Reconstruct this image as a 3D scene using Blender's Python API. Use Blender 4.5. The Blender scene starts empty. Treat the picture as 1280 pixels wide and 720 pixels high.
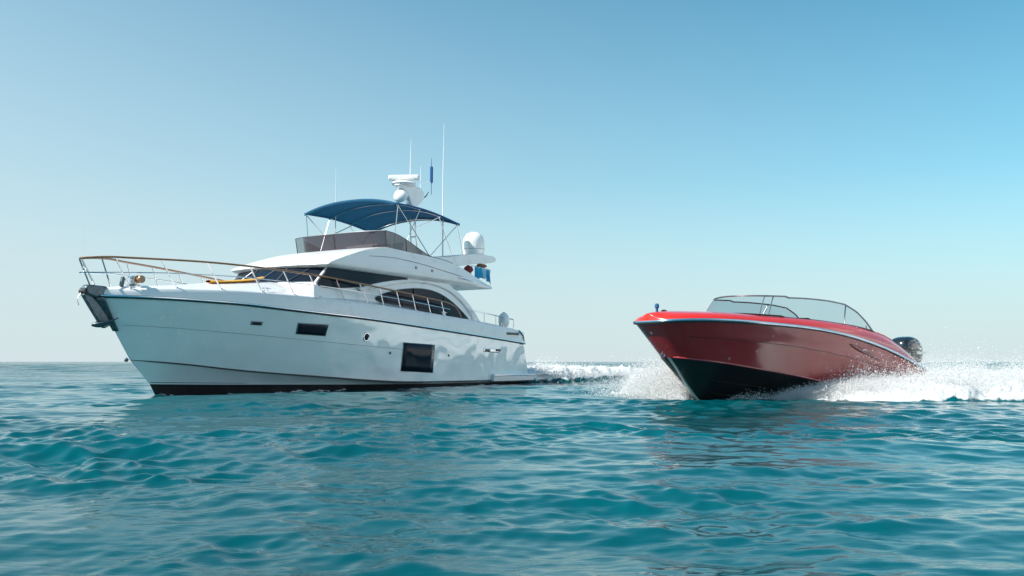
import bpy, bmesh, math, random
import numpy as np
from mathutils import Vector, Matrix
R = math.radians
scene = bpy.context.scene
COL = scene.collection
rng = np.random.default_rng(7)
random.seed(7)

# ------------------------------------------------------------------ camera, sky, sun, exposure
cam_d = bpy.data.cameras.new('camera')
cam = bpy.data.objects.new('camera', cam_d)
COL.objects.link(cam)
CAM_H = 0.95
PITCH = math.atan(92 / 1100)
cam.location = (0, 0, CAM_H)
cam.rotation_euler = (math.pi / 2 + PITCH, 0, 0)
cam_d.sensor_width = 36
cam_d.lens = 36 * 1100 / 1280
cam_d.clip_start = 0.1
cam_d.clip_end = 40000
cam_d.dof.use_dof = True
cam_d.dof.focus_distance = 24
cam_d.dof.aperture_fstop = 16.0
scene.camera = cam

SUN_DIR = Vector((-0.92, -0.39, 0)).normalized()
SUN_EL = R(44)
sun_az = math.atan2(SUN_DIR.x, SUN_DIR.y)
world = bpy.data.worlds.new('World')
scene.world = world
world.use_nodes = True
wn = world.node_tree
wn.nodes.clear()
sky = wn.nodes.new('ShaderNodeTexSky')
sky.sky_type = 'NISHITA'
sky.sun_disc = False
sky.sun_elevation = SUN_EL
sky.sun_rotation = sun_az
sky.altitude = 0
sky.air_density = 1.0
sky.dust_density = 0.4
sky.ozone_density = 2.0
tint = wn.nodes.new('ShaderNodeMix')
tint.data_type = 'RGBA'
tint.blend_type = 'MULTIPLY'
tint.inputs[0].default_value = 1.0
tint.inputs[7].default_value = (0.50, 1.13, 1.06, 1)      # the cool cyan white balance of the picture
bg = wn.nodes.new('ShaderNodeBackground')
bg.inputs[1].default_value = 0.106
wo = wn.nodes.new('ShaderNodeOutputWorld')
wn.links.new(sky.outputs[0], tint.inputs[6])
tcw = wn.nodes.new('ShaderNodeTexCoord')
sxyz = wn.nodes.new('ShaderNodeSeparateXYZ')
wn.links.new(tcw.outputs['Generated'], sxyz.inputs[0])
hz = wn.nodes.new('ShaderNodeValToRGB')                     # pale sea haze that thins out with height
hz.color_ramp.interpolation = 'LINEAR'                      # it lies thicker towards the sunny left
for p_, f_ in ((.15, .84), (.30, .57), (.42, .36), (.54, .18)):
    e_ = hz.color_ramp.elements.new(p_)
    e_.color = (f_, f_, f_, 1)
hz.color_ramp.elements[0].position = 0.0
hz.color_ramp.elements[0].color = (.97, .97, .97, 1)
hz.color_ramp.elements[-1].position = 0.70
hz.color_ramp.elements[-1].color = (0.0, 0.0, 0.0, 1)
hx = wn.nodes.new('ShaderNodeMath'); hx.operation = 'MULTIPLY_ADD'
hx.inputs[1].default_value = 0.24; hx.inputs[2].default_value = 0.19
wn.links.new(sxyz.outputs['X'], hx.inputs[0])
ha = wn.nodes.new('ShaderNodeMath'); ha.operation = 'ADD'
hl = wn.nodes.new('ShaderNodeMapRange')
hl.inputs[2].default_value = 0.20
wn.links.new(sxyz.outputs['Z'], hl.inputs[0])
hm = wn.nodes.new('ShaderNodeMath'); hm.operation = 'MULTIPLY'
wn.links.new(hx.outputs[0], hm.inputs[0]); wn.links.new(hl.outputs[0], hm.inputs[1])
wn.links.new(hm.outputs[0], ha.inputs[0]); wn.links.new(sxyz.outputs['Z'], ha.inputs[1])
wn.links.new(ha.outputs[0], hz.inputs[0])
hmix = wn.nodes.new('ShaderNodeMix')
hmix.data_type = 'RGBA'
hmix.inputs[7].default_value = (4.45, 5.12, 5.4, 1)
wn.links.new(hz.outputs[0], hmix.inputs[0])
wn.links.new(tint.outputs[2], hmix.inputs[6])
# a bank of fair-weather cloud out to the right of the view: it lights and mirrors in the shaded hull sides
cn = wn.nodes.new('ShaderNodeTexNoise')
cn.inputs['Scale'].default_value = 3.4
cn.inputs['Detail'].default_value = 7
cmp_ = wn.nodes.new('ShaderNodeMapping')
cmp_.inputs['Scale'].default_value = (1, 1, 2.2)
wn.links.new(tcw.outputs['Generated'], cmp_.inputs[0])
wn.links.new(cmp_.outputs[0], cn.inputs['Vector'])
def wrange(sock, a, b_):
    q = wn.nodes.new('ShaderNodeMapRange')
    q.interpolation_type = 'SMOOTHSTEP'
    q.inputs[1].default_value = a
    q.inputs[2].default_value = b_
    wn.links.new(sock, q.inputs[0])
    return q.outputs[0]
def wmul(a, b_):
    q = wn.nodes.new('ShaderNodeMath'); q.operation = 'MULTIPLY'
    wn.links.new(a, q.inputs[0]); wn.links.new(b_, q.inputs[1])
    return q.outputs[0]
cl = wmul(wrange(cn.outputs['Fac'], .44, .58), wmul(wrange(sxyz.outputs['X'], .60, .76), wmul(wrange(sxyz.outputs['Z'], .01, .08), wrange(sxyz.outputs['Z'], .75, .45))))
cmix = wn.nodes.new('ShaderNodeMix')
cmix.data_type = 'RGBA'
cmix.inputs[7].default_value = (10.5, 10.3, 10.2, 1)
wn.links.new(cl, cmix.inputs[0])
wn.links.new(hmix.outputs[2], cmix.inputs[6])
wn.links.new(cmix.outputs[2], bg.inputs[0])
wn.links.new(bg.outputs[0], wo.inputs[0])

sd = bpy.data.lights.new('sun', 'SUN')
sd.energy = 5.0
sd.angle = R(0.53)
sd.color = (1.0, 0.95, 0.88)
sun = bpy.data.objects.new('sun', sd)
COL.objects.link(sun)
dirv = Vector((SUN_DIR.x * math.cos(SUN_EL), SUN_DIR.y * math.cos(SUN_EL), math.sin(SUN_EL)))
sun.rotation_euler = dirv.to_track_quat('Z', 'Y').to_euler()
sun.location = (0, 0, 40)

scene.view_settings.view_transform = 'Standard'
scene.view_settings.look = 'None'
scene.view_settings.exposure = 0.5
scene.view_settings.gamma = 1.0
scene.render.engine = 'CYCLES'
scene.cycles.max_bounces = 18
scene.cycles.diffuse_bounces = 14
scene.cycles.glossy_bounces = 5
scene.cycles.transparent_max_bounces = 24
scene.cycles.sample_clamp_indirect = 6
scene.cycles.sample_clamp_direct = 12

# ------------------------------------------------------------------ materials
def newmat(name):
    m = bpy.data.materials.new(name)
    m.use_nodes = True
    return m, m.node_tree, m.node_tree.nodes['Principled BSDF']

def pmat(name, col, rough=0.4, metal=0.0, coat=0.0, var=0.06, scale=3.0, bump=0.0, bscale=40.0, spec=0.5):
    """painted/plastic/metal surface with slow colour and gloss variation"""
    m, nt, b = newmat(name)
    tc = nt.nodes.new('ShaderNodeTexCoord')
    n = nt.nodes.new('ShaderNodeTexNoise')
    n.inputs['Scale'].default_value = scale
    n.inputs['Detail'].default_value = 5
    nt.links.new(tc.outputs['Object'], n.inputs['Vector'])
    r = nt.nodes.new('ShaderNodeValToRGB')
    r.color_ramp.elements[0].position = 0.3
    r.color_ramp.elements[1].position = 0.7
    r.color_ramp.elements[0].color = tuple(c * (1 - var) for c in col) + (1,)
    r.color_ramp.elements[1].color = tuple(min(1, c * (1 + var * .5)) for c in col) + (1,)
    nt.links.new(n.outputs['Fac'], r.inputs[0])
    nt.links.new(r.outputs[0], b.inputs['Base Color'])
    mr = nt.nodes.new('ShaderNodeMapRange')
    mr.inputs[3].default_value = rough * 0.8
    mr.inputs[4].default_value = min(1, rough * 1.25)
    nt.links.new(n.outputs['Fac'], mr.inputs[0])
    nt.links.new(mr.outputs[0], b.inputs['Roughness'])
    b.inputs['Metallic'].default_value = metal
    b.inputs['Coat Weight'].default_value = coat
    b.inputs['Coat Roughness'].default_value = 0.04
    b.inputs['Specular IOR Level'].default_value = spec
    if bump:
        n2 = nt.nodes.new('ShaderNodeTexNoise')
        n2.inputs['Scale'].default_value = bscale
        n2.inputs['Detail'].default_value = 4
        nt.links.new(tc.outputs['Object'], n2.inputs['Vector'])
        bp = nt.nodes.new('ShaderNodeBump')
        bp.inputs['Strength'].default_value = bump
        bp.inputs['Distance'].default_value = 0.02
        nt.links.new(n2.outputs['Fac'], bp.inputs['Height'])
        nt.links.new(bp.outputs[0], b.inputs['Normal'])
    return m

def speckled_paint(name, col, rough, coat, xlo, xhi, zlo, zhi, amount=0.62, warp=0.01, coat_ior=1.5):
    """gloss hull paint with a slight fairing wave and white specks near the bow"""
    m = pmat(name, col, rough, 0, coat, 0.05, 1.2)
    nt = m.node_tree
    b = nt.nodes['Principled BSDF']
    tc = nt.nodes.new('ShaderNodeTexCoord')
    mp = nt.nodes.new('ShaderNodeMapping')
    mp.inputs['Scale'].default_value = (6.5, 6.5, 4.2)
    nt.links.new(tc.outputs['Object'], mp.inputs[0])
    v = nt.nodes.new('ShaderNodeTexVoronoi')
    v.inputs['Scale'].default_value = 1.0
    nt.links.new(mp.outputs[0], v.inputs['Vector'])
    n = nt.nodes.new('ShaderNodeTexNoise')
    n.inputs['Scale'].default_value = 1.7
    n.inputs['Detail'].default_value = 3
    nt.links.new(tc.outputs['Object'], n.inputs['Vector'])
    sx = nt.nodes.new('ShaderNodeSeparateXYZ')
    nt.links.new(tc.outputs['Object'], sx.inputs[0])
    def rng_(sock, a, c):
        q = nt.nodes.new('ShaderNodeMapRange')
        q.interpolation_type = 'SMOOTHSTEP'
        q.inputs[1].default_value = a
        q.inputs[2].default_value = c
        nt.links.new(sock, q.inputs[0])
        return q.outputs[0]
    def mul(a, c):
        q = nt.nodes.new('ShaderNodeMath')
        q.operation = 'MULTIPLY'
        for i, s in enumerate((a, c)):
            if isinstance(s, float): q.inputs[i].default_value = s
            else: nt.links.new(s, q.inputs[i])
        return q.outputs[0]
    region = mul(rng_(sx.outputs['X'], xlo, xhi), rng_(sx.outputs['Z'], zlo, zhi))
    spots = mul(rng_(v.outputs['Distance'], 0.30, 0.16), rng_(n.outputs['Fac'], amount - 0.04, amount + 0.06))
    f = mul(region, spots)  # white specks, limited to the bow area above a set height
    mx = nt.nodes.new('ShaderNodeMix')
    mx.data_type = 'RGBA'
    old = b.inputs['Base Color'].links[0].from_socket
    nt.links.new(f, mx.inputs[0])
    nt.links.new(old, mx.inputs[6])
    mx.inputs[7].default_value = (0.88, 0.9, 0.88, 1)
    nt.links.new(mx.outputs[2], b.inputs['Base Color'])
    b.inputs['Coat IOR'].default_value = coat_ior
    b.inputs['Coat Roughness'].default_value = 0.06
    # mould fairing waviness so that reflections wander
    n3 = nt.nodes.new('ShaderNodeTexNoise')
    n3.inputs['Scale'].default_value = 0.9
    n3.inputs['Detail'].default_value = 1.0
    nt.links.new(tc.outputs['Object'], n3.inputs['Vector'])
    bp = nt.nodes.new('ShaderNodeBump')
    bp.inputs['Strength'].default_value = 1.0
    bp.inputs['Distance'].default_value = warp
    nt.links.new(n3.outputs['Fac'], bp.inputs['Height'])
    nt.links.new(bp.outputs[0], b.inputs['Normal'])
    nt.links.new(bp.outputs[0], b.inputs['Coat Normal'])
    return m

def screen_mat(name, tintc, gloss=0.06, opacity=0.0, dark=(0.03, 0.03, 0.035), ior=1.4):
    """thin sheet of tinted glazing one can look through"""
    m, nt, b = newmat(name)
    nt.nodes.remove(b)
    out = [n for n in nt.nodes if n.type == 'OUTPUT_MATERIAL'][0]
    t = nt.nodes.new('ShaderNodeBsdfTransparent')
    t.inputs[0].default_value = tintc + (1,)
    g = nt.nodes.new('ShaderNodeBsdfGlossy')
    g.inputs['Roughness'].default_value = 0.03
    fr = nt.nodes.new('ShaderNodeFresnel')
    fr.inputs[0].default_value = ior
    d = nt.nodes.new('ShaderNodeBsdfDiffuse')
    d.inputs[0].default_value = dark + (1,)
    m1 = nt.nodes.new('ShaderNodeMixShader')
    m1.inputs[0].default_value = opacity
    nt.links.new(t.outputs[0], m1.inputs[1])
    nt.links.new(d.outputs[0], m1.inputs[2])
    m2 = nt.nodes.new('ShaderNodeMixShader')
    nt.links.new(fr.outputs[0], m2.inputs[0])
    nt.links.new(m1.outputs[0], m2.inputs[1])
    nt.links.new(g.outputs[0], m2.inputs[2])
    nt.links.new(m2.outputs[0], out.inputs[0])
    return m

M = {}
M['gelcoat'] = pmat('white_gelcoat', (0.80, 0.80, 0.79), 0.28, 0, 0.3, 0.04, 1.5)
M['hull_white'] = speckled_paint('white_hull_paint', (0.76, 0.845, 0.84), 0.16, 1.0, -2.6, 0.4, 0.7, 1.3, 0.49, 0.05, 1.95)
M['deck_white'] = pmat('white_deck', (0.76, 0.76, 0.75), 0.5, 0, 0, 0.06, 4, 0.15, 120)
M['antifoul'] = pmat('black_antifouling', (0.018, 0.014, 0.015), 0.5, 0, 0, 0.4, 6)
M['dark_line'] = pmat('dark_stripe', (0.03, 0.028, 0.03), 0.4, 0, 0, 0.2, 5)
M['groove'] = pmat('grey_groove', (0.30, 0.31, 0.31), 0.5)
M['steel'] = pmat('polished_steel', (0.68, 0.69, 0.70), 0.16, 1.0, 0, 0.08, 8)
M['steel_dark'] = pmat('weathered_galvanised_steel', (0.13, 0.17, 0.19), 0.42, 0.7, 0, 0.35, 9, 0.3, 30)
M['teak'] = pmat('varnished_teak', (0.36, 0.17, 0.075), 0.3, 0, 0.4, 0.25, 12)
M['glass_dark'] = pmat('dark_window_glass', (0.012, 0.018, 0.03), 0.04, 0, 0.0, 0.2, 1.5, 0, 40, 0.12)
M['black'] = pmat('black_plastic', (0.015, 0.015, 0.017), 0.3)
M['rubber'] = pmat('black_rubber', (0.02, 0.02, 0.022), 0.6)
M['canvas'] = pmat('blue_canvas', (0.012, 0.14, 0.27), 0.8, 0, 0, 0.16, 5, 0.25, 160)
_n = M['canvas'].node_tree; _b = _n.nodes['Principled BSDF']
_t = _n.nodes.new('ShaderNodeBsdfTranslucent'); _t.inputs[0].default_value = (0.015, 0.24, 0.38, 1)
_m = _n.nodes.new('ShaderNodeMixShader'); _m.inputs[0].default_value = 0.35
_n.links.new(_b.outputs[0], _m.inputs[1]); _n.links.new(_t.outputs[0], _m.inputs[2])
_n.links.new(_m.outputs[0], [q for q in _n.nodes if q.type == 'OUTPUT_MATERIAL'][0].inputs[0])
M['canvas_trim'] = pmat('blue_canvas_binding', (0.01, 0.10, 0.26), 0.8)
M['fly_screen'] = screen_mat('tinted_mauve_screen', (0.20, 0.18, 0.21), opacity=0.55, dark=(0.08, 0.07, 0.08), ior=1.2)
M['clear_screen'] = screen_mat('clear_tinted_windshield', (0.72, 0.81, 0.84), opacity=0.03, ior=1.16)
M['dome'] = pmat('white_dome_plastic', (0.82, 0.82, 0.80), 0.35)
M['yellow'] = pmat('yellow_board', (0.75, 0.38, 0.03), 0.4)
M['maroon'] = pmat('maroon_cloth', (0.22, 0.03, 0.04), 0.9, 0, 0, 0.4, 14, 0.4, 60)
M['brown'] = pmat('brown_cloth', (0.22, 0.10, 0.05), 0.9, 0, 0, 0.4, 14, 0.4, 60)
M['towel_blue'] = pmat('blue_towel', (0.02, 0.34, 0.62), 0.95, 0, 0, 0.25, 10, 0.5, 150)
M['towel_light'] = pmat('pale_blue_towel', (0.40, 0.68, 0.80), 0.95, 0, 0, 0.2, 10, 0.5, 150)
M['cushion'] = pmat('cream_cushion', (0.62, 0.58, 0.52), 0.8, 0, 0, 0.08, 6, 0.2, 90)
M['red'] = speckled_paint('red_hull_paint', (0.34, 0.005, 0.006), 0.2, 1.0, -2.6, -0.6, 0.9, 1.15, 0.62, 0.035)
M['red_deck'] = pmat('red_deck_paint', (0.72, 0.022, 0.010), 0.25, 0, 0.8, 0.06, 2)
M['red_dark'] = pmat('dark_red_recess', (0.16, 0.006, 0.008), 0.3, 0, 0.4)
M['bottom_black'] = speckled_paint('black_bottom_paint', (0.010, 0.010, 0.011), 0.4, 0.08, -2.2, -0.4, 0.0, 0.2, 0.66, 0.01)
M['chrome_blue'] = pmat('bright_rub_rail', (0.50, 0.62, 0.70), 0.18, 0.9, 0, 0.06, 6)
M['frame_grey'] = pmat('grey_alloy_frame', (0.22, 0.23, 0.25), 0.3, 0.8)
M['keel_strip'] = pmat('alloy_keel_strip', (0.62, 0.60, 0.57), 0.35, 0.4)
M['upholstery'] = pmat('dark_upholstery', (0.03, 0.032, 0.036), 0.6, 0, 0, 0.2, 8, 0.2, 60)
M['floor_grey'] = pmat('grey_cockpit_floor', (0.35, 0.34, 0.33), 0.7)
M['cowl'] = pmat('black_motor_cowl', (0.012, 0.014, 0.017), 0.16, 0, 1.0, 0.1, 5)

# ------------------------------------------------------------------ mesh helpers
def link(o, parent=None):
    COL.objects.link(o)
    if parent is not None:
        o.parent = parent
    return o

def mesh(name, verts, faces, mats, parent=None, smooth=True, fm=None, fixn=True):
    me = bpy.data.meshes.new(name)
    me.from_pydata([tuple(map(float, v)) for v in verts], [], faces)
    if not isinstance(mats, (list, tuple)):
        mats = [mats]
    for m in mats:
        me.materials.append(m)
    if fm is not None:
        me.polygons.foreach_set('material_index', fm)
    if fixn:
        bm = bmesh.new()
        bm.from_mesh(me)
        bmesh.ops.remove_doubles(bm, verts=bm.verts, dist=1e-5)
        bmesh.ops.recalc_face_normals(bm, faces=bm.faces)
        bm.to_mesh(me)
        bm.free()
    if smooth:
        me.polygons.foreach_set('use_smooth', [True] * len(me.polygons))
    me.update()
    return link(bpy.data.objects.new(name, me), parent)

def sharp(o, deg=35):
    me = o.data
    bm = bmesh.new()
    bm.from_mesh(me)
    for e in bm.edges:
        if len(e.link_faces) == 2 and e.calc_face_angle(0) > R(deg):
            e.smooth = False
    bm.to_mesh(me)
    bm.free()
    return o

def bevel(o, w, seg=2):
    md = o.modifiers.new('bevel', 'BEVEL')
    md.width = w
    md.segments = seg
    md.limit_method = 'ANGLE'
    md.angle_limit = R(40)
    return o

class MB:
    def __init__(s): s.v = []; s.f = []; s.m = []
    def add(s, v, f, mi=0):
        o = len(s.v)
        s.v += [tuple(map(float, p)) for p in v]
        s.f += [tuple(i + o for i in q) for q in f]
        s.m += [mi] * len(f)
        return s
    def box(s, c, d, rot=None, mi=0):
        v = [Vector((sx * d[0] / 2, sy * d[1] / 2, sz * d[2] / 2)) for sx in (-1, 1) for sy in (-1, 1) for sz in (-1, 1)]
        if rot is not None: v = [rot @ p for p in v]
        v = [p + Vector(c) for p in v]
        return s.add(v, [(0, 1, 3, 2), (4, 6, 7, 5), (0, 4, 5, 1), (2, 3, 7, 6), (0, 2, 6, 4), (1, 5, 7, 3)], mi)
    def tube(s, pts, r, n=8, mi=0, closed=False):
        P = [Vector(p) for p in pts]
        k = len(P)
        rr = r if isinstance(r, (list, tuple)) else [r] * k
        v = []; prev = None
        for i, p in enumerate(P):
            a = P[(i - 1) % k] if (closed or i > 0) else p
            c = P[(i + 1) % k] if (closed or i < k - 1) else p
            t = (c - a).normalized()
            if prev is None:
                u = t.orthogonal().normalized()
            else:
                u = (prev - t * prev.dot(t)).normalized()
            prev = u
            w = t.cross(u)
            for j in range(n):
                an = 2 * math.pi * j / n
                v.append(p + (u * math.cos(an) + w * math.sin(an)) * rr[i])
        f = []
        for i in range(k if closed else k - 1):
            for j in range(n):
                a, b2 = i * n + j, i * n + (j + 1) % n
                c, d = ((i + 1) % k) * n + (j + 1) % n, ((i + 1) % k) * n + j
                f.append((a, b2, c, d))
        if not closed:
            f.append(tuple(range(n - 1, -1, -1)))
            f.append(tuple(range((k - 1) * n, k * n)))
        return s.add(v, f, mi)
    def lathe(s, prof, c=(0, 0, 0), n=24, rot=None, mi=0):
        v = []
        for r_, z in prof:
            for j in range(n):
                a = 2 * math.pi * j / n
                p = Vector((r_ * math.cos(a), r_ * math.sin(a), z))
                if rot is not None: p = rot @ p
                v.append(p + Vector(c))
        f = []
        for i in range(len(prof) - 1):
            for j in range(n):
                f.append((i * n + j, i * n + (j + 1) % n, (i + 1) * n + (j + 1) % n, (i + 1) * n + j))
        f.append(tuple(range(n - 1, -1, -1)))
        f.append(tuple(range((len(prof) - 1) * n, len(prof) * n)))
        return s.add(v, f, mi)
    def prism(s, poly, y0, y1, mi=0):
        """polygon in x,z swept from y0 to y1"""
        k = len(poly)
        v = [(x, y0, z) for x, z in poly] + [(x, y1, z) for x, z in poly]
        f = [tuple(range(k)), tuple(range(2 * k - 1, k - 1, -1))]
        f += [(i, (i + 1) % k, k + (i + 1) % k, k + i) for i in range(k)]
        return s.add(v, f, mi)
    def grid(s, rows, mi=0):
        n = len(rows[0])
        v = [p for r_ in rows for p in r_]
        f = [(i * n + j, i * n + j + 1, (i + 1) * n + j + 1, (i + 1) * n + j) for i in range(len(rows) - 1) for j in range(n - 1)]
        return s.add(v, f, mi)
    def build(s, name, mats, parent=None, smooth=True, sh=35):
        o = mesh(name, s.v, s.f, mats, parent, smooth, s.m)
        if smooth: sharp(o, sh)
        return o

def catmull(pts, n=6, closed=False):
    P = [np.array(p, float) for p in pts]
    k = len(P)
    out = []
    for i in range(k if closed else k - 1):
        g = lambda j: P[j % k] if closed else P[max(0, min(k - 1, j))]
        p0, p1, p2, p3 = g(i - 1), g(i), g(i + 1), g(i + 2)
        for q in range(n):
            t = q / n
            out.append(.5 * ((2 * p1) + (-p0 + p2) * t + (2 * p0 - 5 * p1 + 4 * p2 - p3) * t * t + (-p0 + 3 * p1 - 3 * p2 + p3) * t ** 3))
    if not closed: out.append(P[-1])
    return out

def interp(tab):
    tab = sorted(tab)
    xs = np.array([t[0] for t in tab]); zs = np.array([t[1] for t in tab])
    # smooth (monotone-ish) cubic through the table
    m = np.gradient(zs, xs)
    def f(x):
        x = min(max(x, xs[0]), xs[-1])
        i = int(min(max(np.searchsorted(xs, x) - 1, 0), len(xs) - 2))
        h_ = xs[i + 1] - xs[i]; t = (x - xs[i]) / h_
        return float((2 * t ** 3 - 3 * t * t + 1) * zs[i] + (t ** 3 - 2 * t * t + t) * h_ * m[i] + (-2 * t ** 3 + 3 * t * t) * zs[i + 1] + (t ** 3 - t * t) * h_ * m[i + 1])
    return f

def thing(name, label, cat, loc, rz, group=None):
    o = bpy.data.objects.new(name, None)
    o.empty_display_size = 0.5
    o.location = loc
    o.rotation_euler = (0, 0, rz)
    o['label'] = label
    o['category'] = cat
    if group: o['group'] = group
    return link(o)

def tag(o, label, cat, kind=None):
    o['label'] = label
    o['category'] = cat
    if kind: o['kind'] = kind
    return o

# ------------------------------------------------------------------ where the two boats lie
Y_F = (-10.10, 25.13); Y_PHI = R(239.5)
S_F = (4.30, 20.71); S_PHI = R(214)

# ------------------------------------------------------------------ sea
def to_local(X, Y, F, phi):
    dx, dy = X - F[0], Y - F[1]
    return dx * math.cos(phi) + dy * math.sin(phi), -dx * math.sin(phi) + dy * math.cos(phi)

def sstep(a, b, x):
    t = np.clip((x - a) / (b - a), 0, 1)
    return t * t * (3 - 2 * t)

def vnoise(X, Y, seed):
    """cheap value noise on arrays"""
    xi, yi = np.floor(X).astype(np.int64), np.floor(Y).astype(np.int64)
    fx, fy = X - xi, Y - yi
    fx, fy = fx * fx * (3 - 2 * fx), fy * fy * (3 - 2 * fy)
    def h(a, b):
        v = (a * 374761393 + b * 668265263 + seed * 974711) & 0xffffffff
        v = ((v ^ (v >> 13)) * 1274126177) & 0xffffffff
        return ((v ^ (v >> 16)) & 0xffff) / 65535.0
    return (h(xi, yi) * (1 - fx) + h(xi + 1, yi) * fx) * (1 - fy) + (h(xi, yi + 1) * (1 - fx) + h(xi + 1, yi + 1) * fx) * fy

def wake_masks(X, Y):
    """(foam 0..1, lift in metres) from the two boats"""
    # speedboat: a V of churned water either side and astern
    x, y = to_local(X, Y, S_F, S_PHI)
    a = -x
    n = vnoise(X * 1.3, Y * 1.3, 3) * .6 + vnoise(X * 3.1, Y * 3.1, 5) * .4
    n2 = vnoise(X * .5, Y * .5, 11)
    port_out = 1.0 + 1.5 * np.clip(a - 1.3, 0, 1.0) + 0.60 * np.clip(a - 2.3, 0, None) + (n - .5) * 0.9 + .4 * sstep(1.3, 2.5, a)
    star_out = 0.9 + 1.95 * np.clip(a + 0.2, 0, 2.4) + 0.55 * np.clip(a - 2.2, 0, None) + (n - .5) * 0.9
    port = sstep(1.6, 3.4, a) * sstep(0.35, -0.35, y - port_out) * (y > 0)
    star = sstep(-0.3, 0.7, a) * sstep(0.35, -0.35, -y - star_out) * (y <= 0)
    # hollow calmer water between wash lines far astern
    mid = 1 - 0.65 * sstep(10, 22, a) * sstep(0.30, 0.42, n2) * sstep(.25, .5, np.abs(y) / (port_out + .1)) * sstep(1., .7, np.abs(y) / (port_out + .1))
    fs = np.clip(port + star, 0, 1) * mid * sstep(75, 40, a)
    lift = fs * (0.20 + 0.42 * n) * sstep(1.5, 5, a) * sstep(60, 14, a)
    lift = lift + star * (.10 + .55 * n) * sstep(-.2, .8, a) * sstep(7, 2.5, a) * np.exp(-np.clip(-y - .9, 0, None) / 2.2)
    # yacht: long straight wake, thin wash along the waterline
    x, y = to_local(X, Y, Y_F, Y_PHI)
    a = -x - 17.0
    al = -x
    hb = 2.22 * (1 - (1 - np.clip(al / 12, 0, 1)) ** 2.1) ** 1.02
    lap = sstep(.34, .10, np.abs(np.abs(y) - hb - .05)) * sstep(-.3, .2, al) * sstep(17.6, 17, al) * sstep(.50, .66, vnoise(X * 1.1, Y * 1.1, 61)) * .8
    w = 2.5 + 0.07 * np.clip(a, 0, None) + (n - .5) * 1.4
    fy = sstep(-0.3, .8, a) * sstep(.5, -.5, np.abs(y) - w) * sstep(70, 20, a)
    lift = lift + fy * (0.28 + .5 * n) * sstep(34, 6, a)
    return np.clip((fs + fy) * 2.0 + lap, 0, 1), lift

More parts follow.
